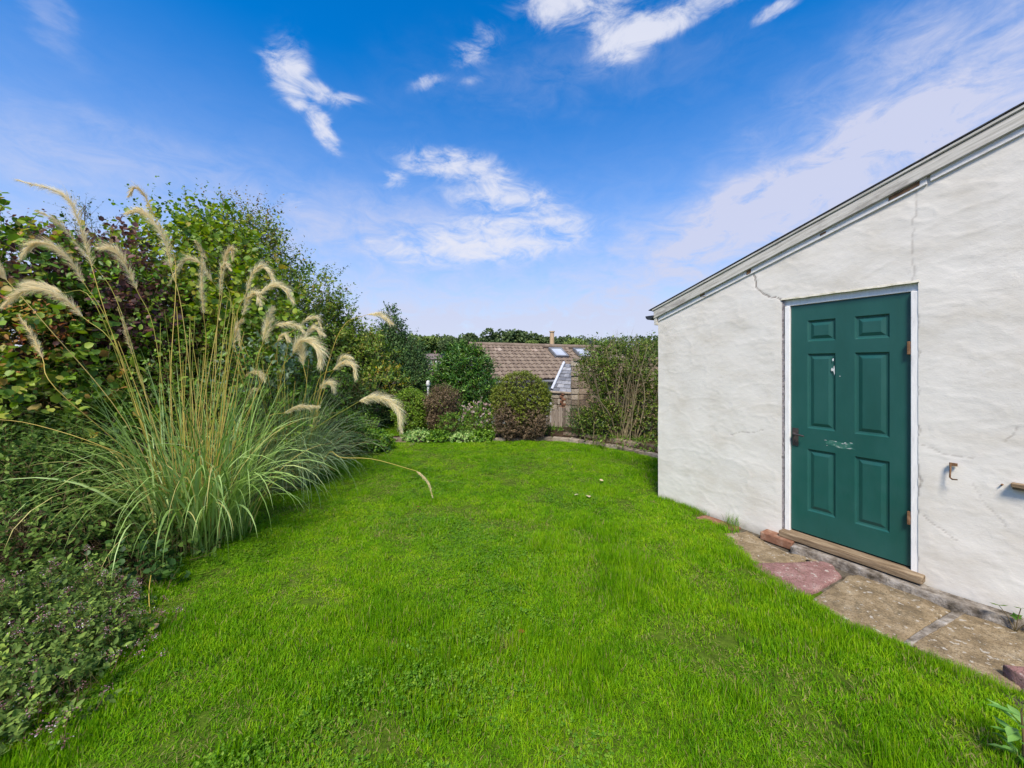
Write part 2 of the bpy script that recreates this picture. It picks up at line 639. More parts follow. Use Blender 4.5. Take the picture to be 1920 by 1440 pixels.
tufts = bpy.data.collections.new('grass_tufts')
trng = np.random.default_rng(3)
NTUFT = 14
for k in range(NTUFT):
    V, Q, T, ti = blade_tuft(trng, 85, 0.075, 0.022, 0.05, trng.uniform(0.5, 1.15), kinds=0.03 if k % 4 else 0.38)
    o = bpy.data.objects.new('grass_tuft.%03d' % k, make_mesh('grass_tuft', V, Q, T, ti, mats=[M_GRASS]))
    tufts.objects.link(o)
for k in range(3):                                  # clover and small broad-leaved weeds among the blades
    Vs, Qs, tt = [], [], []
    for i in range(34):
        c = np.array((*(trng.normal(0, 0.05, 2)), trng.uniform(0.012, 0.032)))
        for q in range(3):
            a_ = trng.uniform(0, 0.4) + q * 2 * PI / 3
            u = np.array((math.cos(a_), math.sin(a_), trng.normal(0, 0.35)))
            v = np.array((-math.sin(a_), math.cos(a_), 0))
            s_ = trng.uniform(0.008, 0.013)
            b0 = len(Vs)
            Vs += [c, c + u * s_ * 0.6 + v * s_ * 0.5, c + u * s_ * 1.1, c + u * s_ * 0.6 - v * s_ * 0.5]
            Qs.append((b0, b0 + 1, b0 + 2, b0 + 3))
            tt += [trng.uniform(0, 1)] * 4
    o = bpy.data.objects.new('grass_tuft.%03d' % (NTUFT + k), make_mesh('clover', Vs, Qs, None, tt, mats=[M_CLOVER]))
    tufts.objects.link(o)


def scatter_grass(name, P, rot, scl, idx, label):
    me = make_mesh(name, P)
    a_ = me.attributes.new('rot', 'FLOAT_VECTOR', 'POINT')
    a_.data.foreach_set('vector', np.asarray(rot, dtype=np.float32).ravel())
    a_ = me.attributes.new('scl', 'FLOAT_VECTOR', 'POINT')
    a_.data.foreach_set('vector', np.asarray(scl, dtype=np.float32).ravel())
    a_ = me.attributes.new('idx', 'INT', 'POINT')
    a_.data.foreach_set('value', np.asarray(idx, dtype=np.int32))
    o = link(name, me)
    tag(o, label, 'grass', kind='stuff')
    g = bpy.data.node_groups.new('spread_tufts', 'GeometryNodeTree')
    g.interface.new_socket('Geometry', in_out='INPUT', socket_type='NodeSocketGeometry')
    g.interface.new_socket('Geometry', in_out='OUTPUT', socket_type='NodeSocketGeometry')
    gi, go = g.nodes.new('NodeGroupInput'), g.nodes.new('NodeGroupOutput')
    iop = g.nodes.new('GeometryNodeInstanceOnPoints')
    ci = g.nodes.new('GeometryNodeCollectionInfo')
    ci.inputs['Collection'].default_value = tufts
    ci.inputs['Separate Children'].default_value = True
    ci.inputs['Reset Children'].default_value = True

    def na(nm, ty):
        q = g.nodes.new('GeometryNodeInputNamedAttribute')
        q.data_type = ty
        q.inputs['Name'].default_value = nm
        return q.outputs['Attribute']
    L = g.links.new
    L(gi.outputs[0], iop.inputs['Points'])
    L(ci.outputs[0], iop.inputs['Instance'])
    iop.inputs['Pick Instance'].default_value = True
    L(na('idx', 'INT'), iop.inputs['Instance Index'])
    L(na('rot', 'FLOAT_VECTOR'), iop.inputs['Rotation'])
    L(na('scl', 'FLOAT_VECTOR'), iop.inputs['Scale'])
    L(iop.outputs[0], go.inputs[0])
    md = o.modifiers.new('tufts', 'NODES')
    md.node_group = g
    return o


def lawn_points(rng, poly, dens_fn, zmax_fn, bounds):
    x0, x1, y0, y1 = bounds
    st_ = 1 / math.sqrt(460)                       # jittered grid, thinned with distance
    gx, gy = np.meshgrid(np.arange(x0, x1, st_), np.arange(y0, y1, st_))
    x, y = gx.ravel() + rng.uniform(-0.6, 0.6, gx.size) * st_, gy.ravel() + rng.uniform(-0.6, 0.6, gx.size) * st_
    keep = in_poly(x, y, poly) & (rng.uniform(0, 460, x.size) < dens_fn(x, y))
    x, y = x[keep], y[keep]
    return x, y


def grass_height(x, y):
    P = np.stack([x * 1.3, y * 1.3, x * 0], -1)
    h = 0.030 + 0.046 * np.clip((fbm(P, 3, 11) - 0.35) * 2.2, 0, 1) ** 1.3
    cl = fbm(np.stack([x * 2.7, y * 2.7, x * 0 + 2], -1), 2, 57)
    h *= 0.75 + 1.3 * np.clip((cl - 0.52) * 3.0, 0, 1)
    h *= np.interp(y, [1.2, 3, 5, 8], [1.15, 1.0, 0.85, 0.8])
    h *= 0.85 + 0.50 * np.clip((x + 0.2) / 2.0, 0, 1)
    fine = fbm(np.stack([x * 6, y * 6, x * 0], -1), 2, 23)
    h *= 0.55 + 0.95 * fine
    for cx, cy, r_, k_ in ((0.85, 2.75, 0.30, 0.9), (-0.95, 2.30, 0.22, 0.55), (1.45, 2.3, 0.3, 0.35), (0.1, 2.0, 0.3, 0.3), (0.9, 1.75, 0.3, 0.4)):
        h *= 1 + k_ * np.exp(-((x - cx) ** 2 + (y - cy) ** 2) / r_ ** 2)
    return h


grng = np.random.default_rng(5)
x, y = lawn_points(grng, lawn_poly, lambda x, y: np.interp(y, [0, 1.0, 3, 5, 8.2], [300, 480, 440, 300, 210]), None, (-3, 3, 0.5, 8.2))
h = grass_height(x, y)
bare = fbm(np.stack([x * 3.1, y * 3.1, x * 0 + 4], -1), 3, 77)
keep = (bare < 0.63) | (grng.uniform(0, 1, len(x)) < 0.45)
x, y, h = x[keep], y[keep], h[keep]
thin = bare[keep] > 0.60
h = np.where(thin, h * 0.6, h)
for sp_ in slab_polys:
    c_ = np.mean(np.array(sp_), axis=0)
    k_ = ~in_poly(x, y, [tuple(c_ + (np.array(q) - c_) * (1 + 0.045 / (np.linalg.norm(np.array(q) - c_) + 1e-6))) for q in sp_])
    x, y, h, thin = x[k_], y[k_], h[k_], thin[k_]
npt = len(x)
idx = grng.integers(0, NTUFT, npt)
idx = np.where((idx % 4 == 0) & (grng.uniform(0, 1, npt) < 0.85), idx + 1, idx)
clov = (fbm(np.stack([x * 1.6, y * 1.6, x * 0 + 9], -1), 3, 41) > 0.56) & (x < 1.0) & (grng.uniform(0, 1, npt) < 0.22)
strawy = thin & (grng.uniform(0, 1, npt) < 0.38)
idx[strawy] = 4 * grng.integers(0, 3, strawy.sum())
idx[clov] = NTUFT + grng.integers(0, 3, clov.sum())
xb, yb = lawn_points(grng, back_poly, lambda x, y: x * 0 + 130, None, (-5.5, 1.2, 8.6, 10.5))
hb = grng.uniform(0.03, 0.06, len(xb))
# a ragged fringe where the lawn meets the wall and hangs over the path
fr = []
for p0, p1, nn, hh in (((1.80, 4.55), (2.05, 4.08), 70, 0.085), ((1.98, 3.90), (1.94, 3.5), 60, 0.05), ((1.94, 3.5), (1.90, 3.0), 70, 0.052), ((1.90, 3.0), (1.97, 2.62), 60, 0.052),
                       ((1.97, 2.62), (2.03, 2.35), 50, 0.055), ((2.03, 2.35), (2.17, 2.13), 45, 0.055), ((2.17, 2.13), (2.42, 1.84), 60, 0.06),
                       ((1.35, 8.0), (1.95, 7.33), 60, 0.05), ((1.95, 7.33), (2.45, 6.6), 60, 0.05)):
    t_ = grng.uniform(0, 1, nn)
    jit = grng.normal(0, 0.022, (nn, 2))
    fr.append(np.stack([p0[0] + (p1[0] - p0[0]) * t_ + jit[:, 0], p0[1] + (p1[1] - p0[1]) * t_ + jit[:, 1], hh * grng.uniform(0.6, 1.25, nn)], -1))
fr = np.concatenate(fr)
P = np.concatenate([np.stack([x, y, x * 0 + 0.006], -1), np.stack([xb, yb, xb * 0 + 0.006], -1), np.stack([fr[:, 0], fr[:, 1], fr[:, 0] * 0 + 0.004], -1)])
H = np.concatenate([h, hb, fr[:, 2]])
idx = np.concatenate([idx, grng.integers(0, NTUFT, len(xb)), grng.integers(0, NTUFT, len(fr))])
nn = len(P)
rot = np.stack([grng.normal(0, 0.10, nn), grng.normal(0, 0.10, nn), grng.uniform(0, 2 * PI, nn)], -1)
sxy = grng.uniform(0.8, 1.2, nn)
sxy[-len(fr):] *= 0.55
sxy *= np.interp(P[:, 1], [1.2, 4, 8], [0.9, 1.1, 1.35])
scl = np.stack([sxy, sxy, H / 0.05], -1)
scatter_grass('grass', P, rot, scl, idx, 'short green lawn grass covering the ground from hedge to shed')

# ------------------------------------------------------------------ the white shed
shed = thing('white_shed', 'white rendered lean-to shed with a green panelled door and sloping roof edge', 'shed', (*WALL_C, 0), math.atan2(WE[1], WE[0]))
# local frame: x along the gable wall from its far corner, y into the shed, z up


def top_wall(s):
    return 2.217 + 0.328 * s


OX0, OX1, OZ0, OZ1 = 1.33, 2.19, 0.06, 2.20       # opening for the door and its frame
sx = np.concatenate([np.arange(0, 2.80, 0.010), np.arange(2.80, 5.6, 0.08)])
sz = np.arange(-0.12, 4.1, 0.011)
Xg, Zg = np.meshgrid(sx, sz)
tw = top_wall(Xg)
Zc = np.minimum(Zg, tw)
Pn = np.stack([Xg, Zc, Xg * 0], -1)
disp = 0.011 * (fbm(Pn * np.array((1.6, 2.6, 1)), 3, 1) - 0.5) + 0.0027 * (fbm(Pn * np.array((5, 9, 1)), 4, 8) - 0.5) + 0.0016 * (fbm(Pn * np.array((26, 40, 1)), 3, 15) - 0.5)
ridge = 1 - np.abs(2 * fbm(Pn * np.array((3.2, 6.5, 1)) + 3.3, 4, 31) - 1)
disp = disp + 0.0014 * np.clip(ridge - 0.90, 0, 0.1) * 10
# taper the relief next to the opening and the corner
edge = np.minimum(np.minimum(np.abs(Xg - OX0), np.abs(Xg - OX1)), 0.05) / 0.05
ring = (Xg > OX0 - 0.06) & (Xg < OX1 + 0.06) & (Zg < OZ1 + 0.06)
disp = np.where(ring, disp * (0.3 + 0.7 * edge), disp)


def seg_dist(x, z, pts, jag, seed, amp):
    jx = x + amp * (fbm(np.stack([x * jag, z * jag, x * 0], -1), 3, seed) - 0.5)
    jz = z + amp * (fbm(np.stack([x * jag + 50, z * jag, x * 0], -1), 3, seed) - 0.5)
    dmin = np.full(x.shape, 9.0)
    for (x0, z0), (x1, z1) in zip(pts[:-1], pts[1:]):
        l2 = (x1 - x0) ** 2 + (z1 - z0) ** 2
        t_ = np.clip(((jx - x0) * (x1 - x0) + (jz - z0) * (z1 - z0)) / l2, 0, 1)
        dmin = np.minimum(dmin, np.hypot(jx - x0 - t_ * (x1 - x0), jz - z0 - t_ * (z1 - z0)))
    return dmin


def wall_st(px, py):
    """photo pixel -> (s, z) on the gable wall"""
    r = (px - 960) / FPX
    t_ = (2.469 - r * 3.376) / (0.592 + r)
    return 1.389 - t_ * 1.162, CAMZ + (HOR - py) / FPX * (3.376 + t_)


crack = np.zeros(Xg.shape)
lines = [([(1413, 512), (1420, 540), (1428, 552), (1448, 560), (1470, 566)], 0.006, 1.0), ([(1716, 350), (1716, 420), (1710, 450), (1712, 530)], 0.005, 0.30),
         ([(1719, 585), (1719, 760)], 0.004, 0.4), ([(1716, 760), (1720, 860), (1722, 900), (1716, 980), (1715, 1060)], 0.006, 0.6),
         ([(1471, 570), (1470, 700), (1472, 860), (1471, 995)], 0.010, 0.95), ([(1820, 905), (1880, 985)], 0.004, 0.25), ([(1722, 830), (1775, 850), (1830, 860)], 0.004, 0.35),
         ([(1880, 830), (1912, 800)], 0.004, 0.4), ([(1370, 815), (1430, 808)], 0.004, 0.4), ([(1730, 970), (1790, 1010)], 0.004, 0.4)]
for pts, wd, st in lines:
    dl = seg_dist(Xg, Zc, [wall_st(*p) for p in pts], 14, 3, 0.05)
    crack = np.maximum(crack, st * np.clip(1.35 - dl / wd, 0, 1))
disp = disp - 0.0035 * crack
grime = np.clip(1 - (Zc - 0.0) / 0.10, 0, 1) * (0.35 + 0.8 * fbm(Pn * np.array((18, 30, 1)), 3, 51))
V = np.stack([Xg, -disp, Zc], -1)
nx, ny = len(sx), len(sz)
ii, jj = np.meshgrid(np.arange(nx - 1), np.arange(ny - 1))
xc = 0.5 * (sx[ii] + sx[ii + 1])
zc = 0.5 * (sz[jj] + sz[jj + 1])
okf = ~((xc > OX0) & (xc < OX1) & (zc > OZ0) & (zc < OZ1))
okf &= ~(sz[jj] > np.maximum(top_wall(sx[ii]), top_wall(sx[ii + 1])))
a = (jj * nx + ii)[okf]
Q = np.stack([a, a + 1, a + nx + 1, a + nx], -1)
M_RENDER, n, b, _ = pbr('white_render', 0.88, 0.2)
co = n.n('ShaderNodeTexCoord').outputs['Object']
base = n.ramp(n.noise(n.mapping(co, sc=(1, 1, 1.6)), 2.4, 7, 0.62).outputs[0], [(0.28, (0.58, 0.54, 0.46)), (0.5, (0.685, 0.655, 0.59)), (0.72, (0.735, 0.71, 0.65))])
pink = n.rng(n.noise(co, 3.1, 5, 0.7).outputs[0], 0.58, 0.75)
base = n.mix(n.m('MULTIPLY', pink, 0.28), base, (0.72, 0.58, 0.50))
cream = n.rng(n.noise(n.mapping(co, loc=(5, 2, 1)), 2.0, 6, 0.7).outputs[0], 0.60, 0.76)
base = n.mix(n.m('MULTIPLY', cream, 0.30), base, (0.66, 0.62, 0.47))
grey = n.rng(n.noise(n.mapping(co, sc=(1, 1, 3.0)), 9, 6, 0.7).outputs[0], 0.56, 0.74)
base = n.mix(n.m('MULTIPLY', grey, 0.13), base, (0.52, 0.51, 0.50))
specks = n.rng(n.noise(co, 60, 2, 0.5).outputs[0], 0.72, 0.78)
base = n.mix(n.m('MULTIPLY', specks, 0.35), base, (0.40, 0.37, 0.33))
hair = n.noise(n.mapping(co, rot=(0, 0.5, 0), sc=(0.6, 1, 4.0)), 5.0, 8, 0.75, 1.2).outputs[0]
hair = n.rng(n.m('ABSOLUTE', n.m('SUBTRACT', hair, 0.5)), 0.0, 0.012, 1.0, 0.0)
base = n.mix(n.m('MULTIPLY', hair, n.rng(n.noise(co, 1.7, 3).outputs[0], 0.48, 0.62, 0.0, 0.42)), base, (0.38, 0.34, 0.29))
base = n.mix(n.m('MULTIPLY', n.n('ShaderNodeAttribute', attribute_name='grime').outputs['Fac'], 0.75), base, (0.17, 0.16, 0.11))
base = n.mix(n.m('MULTIPLY', n.n('ShaderNodeAttribute', attribute_name='crack').outputs['Fac'], 1.0), base, (0.13, 0.095, 0.075))
n.put(b.inputs['Base Color'], base)
h1 = n.noise(n.mapping(co, rot=(0, 0.25, 0), sc=(1, 1, 1.7)), 22, 8, 0.72).outputs[0]
h2 = n.noise(co, 90, 4, 0.6).outputs[0]
bump(n, b, n.m('ADD', h1, n.m('MULTIPLY', h2, 0.6)), 0.17, 0.010)
link('rendered_wall', make_mesh('rendered_wall', V.reshape(-1, 3), Q, attrs={'crack': crack.ravel(), 'grime': grime.ravel()}, smooth=True, mats=[M_RENDER]), shed)
# the other walls and the inside faces
mb = MB()
mb.add([(0, 0.004, -0.1), (0, 4.2, -0.1), (0, 4.2, 2.2), (0, 0.004, 2.2)], [(0, 3, 2, 1)])
mb.add([(0, 4.2, -0.1), (5.6, 4.2, -0.1), (5.6, 4.2, top_wall(5.6)), (0, 4.2, 2.2)], [(0, 3, 2, 1)])
mb.add([(5.6, 0.004, -0.1), (5.6, 4.2, -0.1), (5.6, 4.2, top_wall(5.6)), (5.6, 0.004, top_wall(5.6))], [(0, 1, 2, 3)])
mb.build('side_wall', M_RENDER, shed)

M_BARGE, n, b, _ = pbr('weathered_paint', 0.75, 0.25)
co = n.n('ShaderNodeTexCoord').outputs['Object']
rc = n.mapping(co, rot=(0, R(18.2), 0))
st_ = n.noise(n.mapping(rc, sc=(1.0, 1, 22)), 2.6, 7, 0.7).outputs[0]
bc = n.ramp(st_, [(0.30, (0.24, 0.225, 0.19)), (0.42, (0.44, 0.42, 0.36)), (0.56, (0.57, 0.55, 0.49)), (0.8, (0.66, 0.64, 0.58))])
pt = n.rng(n.noise(n.mapping(rc, sc=(1, 1, 4)), 2.2, 5, 0.7).outputs[0], 0.52, 0.66)
n.put(b.inputs['Base Color'], n.mix(n.m('MULTIPLY', pt, 0.75), bc, (0.27, 0.25, 0.22)))
bump(n, b, n.noise(n.mapping(rc, sc=(1, 1, 25)), 6, 6, 0.6).outputs[0], 0.5, 0.004)
M_DARKFELT = mottled('roof_felt', [(0.3, (0.03, 0.03, 0.032)), (0.7, (0.09, 0.09, 0.09))], 8, 5, 0.9, 0.2)


def slant(x0, x1, y0, y1, lo, hi, k=0.328):
    """a board following the roof slope: lo / hi are heights at x = 0"""
    P_ = []
    for z0 in (lo, hi):
        for (xx, yy) in ((x0, y0), (x1, y0), (x1, y1), (x0, y1)):
            P_.append((xx, yy, z0 + k * xx))
    return P_


MB().hexa(slant(-0.04, 5.7, -0.037, -0.011, 2.188, 2.2805)).build('bargeboard', M_BARGE, shed, bevel=0.004)
MB().hexa(slant(-0.06, 5.7, -0.046, -0.012, 2.283, 2.310)).build('barge_moulding', M_BARGE, shed, bevel=0.006)
MB().hexa(slant(-0.10, 5.75, -0.052, 4.35, 2.3125, 2.320)).build('roof', M_DARKFELT, shed)
M_FLAKE, n, b, _ = pbr('flaking_fillet', 0.85, 0.2)
co = n.n('ShaderNodeTexCoord').outputs['Object']
fl = n.noise(n.mapping(co, rot=(0, R(18.2), 0), sc=(1, 1, 2.5)), 6, 8, 0.75).outputs[0]
n.put(b.inputs['Base Color'], n.ramp(fl, [(0.30, (0.22, 0.13, 0.07)), (0.36, (0.42, 0.36, 0.28)), (0.42, (0.72, 0.70, 0.66)), (0.7, (0.80, 0.79, 0.77))]))
bump(n, b, fl, 0.7, 0.01)
MB().hexa(slant(0.01, 2.235, -0.013, 0.02, 2.137, 2.191)).build('fillet_board', M_FLAKE, shed, bevel=0.003)
MB().hexa(slant(2.25, 5.6, -0.015, 0.02, 2.142, 2.191)).build('fillet_board', M_FLAKE, shed, bevel=0.003)
# flakes of bare wood where the paint has come off the fillet
M_RUST = mottled('rusty_iron', [(0.3, (0.09, 0.045, 0.02)), (0.7, (0.26, 0.15, 0.08))], 30, 5, 0.9, 0.2, 0.5, 60, 0.003)
for s0, s1, lo, hi in ((2.04, 2.20, 2.156, 2.184), (1.03, 1.07, 2.15, 2.187), (1.62, 1.66, 2.16, 2.175), (0.55, 0.60, 2.17, 2.186)):
    MB().hexa(slant(s0, s1, -0.0165, -0.01, lo, hi)).build('bare_wood', M_RUST, shed)
# gutter along the low eave
pts_g = []
for i in range(9):
    a_ = PI + i / 8 * PI
    pts_g.append((-0.085 + 0.055 * math.cos(a_), 2.215 + 0.05 * math.sin(a_)))
mb = MB()
for yy0, yy1 in ((-0.06, 4.3),):
    Vv = [(p[0], yy, p[1]) for yy in (yy0, yy1) for p in pts_g]
    mb.add(Vv, [(i, i + 1, 10 + i, 9 + i) for i in range(8)])
    mb.add([(p[0], yy0, p[1]) for p in pts_g], [tuple(range(9))])
M_BLACKPL = mottled('black_plastic', [(0.3, (0.02, 0.024, 0.03)), (0.7, (0.05, 0.055, 0.065))], 5, 3, 0.45, 0.4, 0)
mb.build('gutter', M_BLACKPL, shed)
MB().box(-0.035, -0.002, -0.03, 4.2, 2.10, 2.28).build('fascia_board', M_BARGE, shed)

# door frame
M_FRAME, n, b, _ = pbr('painted_frame', 0.5, 0.35)
co = n.n('ShaderNodeTexCoord').outputs['Object']
ch = n.noise(n.mapping(co, sc=(6, 6, 1)), 7, 7, 0.7).outputs[0]
n.put(b.inputs['Base Color'], n.ramp(ch, [(0.28, (0.40, 0.37, 0.36)), (0.36, (0.70, 0.69, 0.67)), (0.6, (0.82, 0.81, 0.78))]))
bump(n, b, ch, 0.3, 0.003)
DX0, DX1, DZ0, DZ1 = 1.389, 2.148, 0.152, 2.135
MB().box(1.346, 1.386, 0.010, 0.10, 0.10, 2.137).build('frame_jamb', M_FRAME, shed, bevel=0.003)
MB().box(2.151, 2.197, 0.004, 0.10, 0.10, 2.137).build('frame_jamb', M_FRAME, shed, bevel=0.003)
MB().box(1.338, 2.205, 0.023, 0.10, 2.139, 2.206).build('frame_head', M_FRAME, shed, bevel=0.003)
# rough mortar between jamb and render on the left
zz = np.linspace(0.1, 2.2, 150)
jw = 0.012 + 0.012 * fbm(np.stack([zz * 22, zz * 0, zz * 0], -1), 3, 9)
Vv = np.concatenate([np.stack([np.full(150, 1.322), np.full(150, 0.012), zz], -1), np.stack([1.328 + jw, np.full(150, 0.006), zz], -1)])
Qv = np.array([(i, 150 + i, 151 + i, i + 1) for i in range(149)])
M_MORTAR = mottled('old_mortar', [(0.3, (0.16, 0.14, 0.14)), (0.6, (0.40, 0.37, 0.37))], 30, 6, 0.95, 0.1, 0.9, 60, 0.01)
link('mortar_joint', make_mesh('mortar_joint', Vv, Qv, mats=[M_MORTAR]), shed)
# the cut edge of the render round the opening
zl = np.linspace(OX0 - 0.005, OX1 + 0.005, 60)
lo = OZ1 - 0.004 + 0.008 * (fbm(np.stack([zl * 14, zl * 0, zl * 0], -1), 3, 4) - 0.5)
mb = MB()
for i in range(59):
    mb.hexa([(zl[i], -0.008, lo[i]), (zl[i + 1], -0.008, lo[i + 1]), (zl[i + 1], 0.06, lo[i + 1]), (zl[i], 0.06, lo[i]),
             (zl[i], -0.001, lo[i] + 0.016), (zl[i + 1], -0.001, lo[i + 1] + 0.016), (zl[i + 1], 0.06, lo[i + 1] + 0.02), (zl[i], 0.06, lo[i] + 0.02)])
mb.build('render_edge', mottled('dirty_render', [(0.3, (0.30, 0.29, 0.20)), (0.6, (0.55, 0.53, 0.45))], 14, 6, 0.9, 0.15, 0.6, 40, 0.006), shed)
for xx in (OX0 - 0.002,):
    MB().box(xx - 0.006, xx + 0.006, 0.001, 0.06, 0.06, OZ1 - 0.006).build('render_edge', M_MORTAR, shed)

# the door: six moulded panels
M_GREEN, n, b, _ = pbr('green_gloss_paint', 0.38, 0.42)
co = n.n('ShaderNodeTexCoord').outputs['Object']
g1 = n.noise(n.mapping(co, sc=(1, 1, 0.35)), 3.0, 6, 0.65).outputs[0]
n.put(b.inputs['Base Color'], n.ramp(g1, [(0.25, (0.009, 0.066, 0.052)), (0.5, (0.013, 0.083, 0.069)), (0.75, (0.020, 0.098, 0.083))]))
n.put(b.inputs['Roughness'], n.rng(n.noise(co, 8, 5).outputs[0], 0.3, 0.7, 0.32, 0.50))
bump(n, b, n.noise(n.mapping(co, sc=(18, 18, 1)), 9, 5, 0.6).outputs[0], 0.16, 0.003)
door = MB()
YD = 0.034                                           # face of the door behind the wall face
cols = [(0.122, 0.318), (0.440, 0.644)]
rows = [(1.816, 1.997), (1.066, 1.710), (0.353, 0.887)]
xe = [DX0] + [DX0 + v for c in cols for v in c] + [DX1]
ze = [DZ0] + [v for r in reversed(rows) for v in r] + [DZ1]
mb = MB()
for i in range(len(xe) - 1):
    for j in range(len(ze) - 1):
        x0, x1, z0, z1 = xe[i], xe[i + 1], ze[j], ze[j + 1]
        if i % 2 == 1 and j % 2 == 1:
            continue
        mb.add([(x0, YD, z0), (x1, YD, z0), (x1, YD, z1), (x0, YD, z1)], [(0, 1, 2, 3)])
mb.add([(DX0, YD, DZ0), (DX0, YD + 0.04, DZ0), (DX0, YD + 0.04, DZ1), (DX0, YD, DZ1)], [(0, 3, 2, 1)])
mb.add([(DX1, YD, DZ0), (DX1, YD + 0.04, DZ0), (DX1, YD + 0.04, DZ1), (DX1, YD, DZ1)], [(0, 1, 2, 3)])
mb.add([(DX0, YD + 0.04, DZ0), (DX1, YD + 0.04, DZ0), (DX1, YD + 0.04, DZ1), (DX0, YD + 0.04, DZ1)], [(3, 2, 1, 0)])
mb.add([(DX0, YD, DZ1), (DX1, YD, DZ1), (DX1, YD + 0.04, DZ1), (DX0, YD + 0.04, DZ1)], [(0, 1, 2, 3)])
mb.add([(DX0, YD, DZ0), (DX1, YD, DZ0), (DX1, YD + 0.04, DZ0), (DX0, YD + 0.04, DZ0)], [(3, 2, 1, 0)])
door_o = mb.build('door', M_GREEN, shed)
for cx0, cx1 in cols:
    for z0, z1 in rows:
        mb = MB()
        x0, x1 = DX0 + cx0, DX0 + cx1
        steps = [(0, 0), (0.010, 0.011), (0.022, 0.013), (0.048, 0.003), (0.05, 0.003)]   # moulding: in, groove, bevel up to the raised field
        for (i0, d0_), (i1, d1_) in zip(steps[:-1], steps[1:]):
            r0 = [(x0 + i0, YD + d0_, z0 + i0), (x1 - i0, YD + d0_, z0 + i0), (x1 - i0, YD + d0_, z1 - i0), (x0 + i0, YD + d0_, z1 - i0)]
            r1 = [(x0 + i1, YD + d1_, z0 + i1), (x1 - i1, YD + d1_, z0 + i1), (x1 - i1, YD + d1_, z1 - i1), (x0 + i1, YD + d1_, z1 - i1)]
            mb.add(r0 + r1, [(q, (q + 1) % 4, 4 + (q + 1) % 4, 4 + q) for q in range(4)])
        i1, d1_ = steps[-1]
        mb.add([(x0 + i1, YD + d1_, z0 + i1), (x1 - i1, YD + d1_, z0 + i1), (x1 - i1, YD + d1_, z1 - i1), (x0 + i1, YD + d1_, z1 - i1)], [(0, 1, 2, 3)])
        mb.build('panel', M_GREEN, door_o)
# handle plate and lever
M_BRONZE = mottled('dark_bronze', [(0.3, (0.025, 0.022, 0.022)), (0.7, (0.07, 0.055, 0.05))], 20, 4, 0.45, 0.5, 0.2, 60, 0.002)
hd = MB().box(DX0 + 0.012, DX0 + 0.056, YD - 0.008, YD - 0.001, 0.90, 1.055)
hd.tube([(DX0 + 0.033, YD - 0.004, 1.008), (DX0 + 0.033, YD - 0.045, 1.008), (DX0 + 0.045, YD - 0.050, 1.006), (DX0 + 0.115, YD - 0.048, 0.998)], [0.010, 0.009, 0.009, 0.007], 8)
hd.build('handle', M_BRONZE, door_o)
MB().tube([(DX0 + 0.034, YD - 0.0095, 0.942), (DX0 + 0.034, YD - 0.0075, 0.942)], [0.008, 0.008], 8).build('keyhole_cover', M_RUST, door_o)
for z0 in (1.685, 0.46):
    MB().box(DX1 - 0.016, DX1 + 0.002, 0.000, YD - 0.0015, z0, z0 + 0.095).build('hinge', M_RUST, door_o, bevel=0.003)
# bare scars left by the old letter plate and knocker
M_CHIP = mottled('bare_filler', [(0.3, (0.45, 0.48, 0.45)), (0.7, (0.75, 0.76, 0.74))], 40, 4, 0.8, 0.2, 0)
crng = np.random.default_rng(12)


def flake(cx, cz, w_, h_, name='paint_scar', m_=None, off=0.0012):
    k = 9
    Vv = [(cx, YD - off, cz)]
    for i in range(k):
        a_ = i / k * 2 * PI
        rr = crng.uniform(0.55, 1.1)
        Vv.append((cx + w_ * rr * math.cos(a_), YD - off, cz + h_ * rr * math.sin(a_)))
    MB().add(Vv, [(0, 1 + i, 1 + (i + 1) % k) for i in range(k)]).build(name, m_ or M_CHIP, door_o)


XS = DX0 + 0.302
flake(XS + 0.0, 1.655, 0.006, 0.016)
flake(XS - 0.006, 1.575, 0.010, 0.018)
flake(XS + 0.008, 1.568, 0.005, 0.040)
flake(XS + 0.046, 1.52, 0.004, 0.004)
M_SCUFF = mottled('scuffed_paint', [(0.35, (0.02, 0.12, 0.085)), (0.55, (0.045, 0.15, 0.115)), (0.72, (0.28, 0.36, 0.31))], 28, 6, 0.6, 0.2, 0.4, 60, 0.002)
flake(DX0 + 0.34, 0.962, 0.125, 0.034, 'old_letterplate_mark', M_SCUFF, 0.0008)
for q in range(11):
    a_ = crng.uniform(0, 1)
    edge_ = crng.choice([-1, 1])
    flake(DX0 + 0.235 + 0.21 * a_, 0.962 + edge_ * 0.020 + crng.normal(0, 0.004), crng.uniform(0.004, 0.014), crng.uniform(0.0012, 0.003), off=0.0018)
# sill and step below the door
M_OLDWOOD = mottled('old_wood', [(0.3, (0.09, 0.06, 0.035)), (0.5, (0.23, 0.165, 0.10)), (0.7, (0.37, 0.29, 0.19))], 5, 7, 0.85, 0.2, 0.7, 14, 0.008, stretch=(1, 6, 14))
MB().box(1.335, 2.225, -0.075, 0.09, 0.088, 0.138).build('door_sill', M_OLDWOOD, shed, bevel=0.008, seg=2)
M_CONC = mottled('old_concrete', [(0.32, (0.06, 0.05, 0.035)), (0.44, (0.17, 0.145, 0.115)), (0.56, (0.28, 0.25, 0.21)), (0.75, (0.46, 0.43, 0.39))], 13, 10, 0.95, 0.15, 1.0, 30, 0.02)


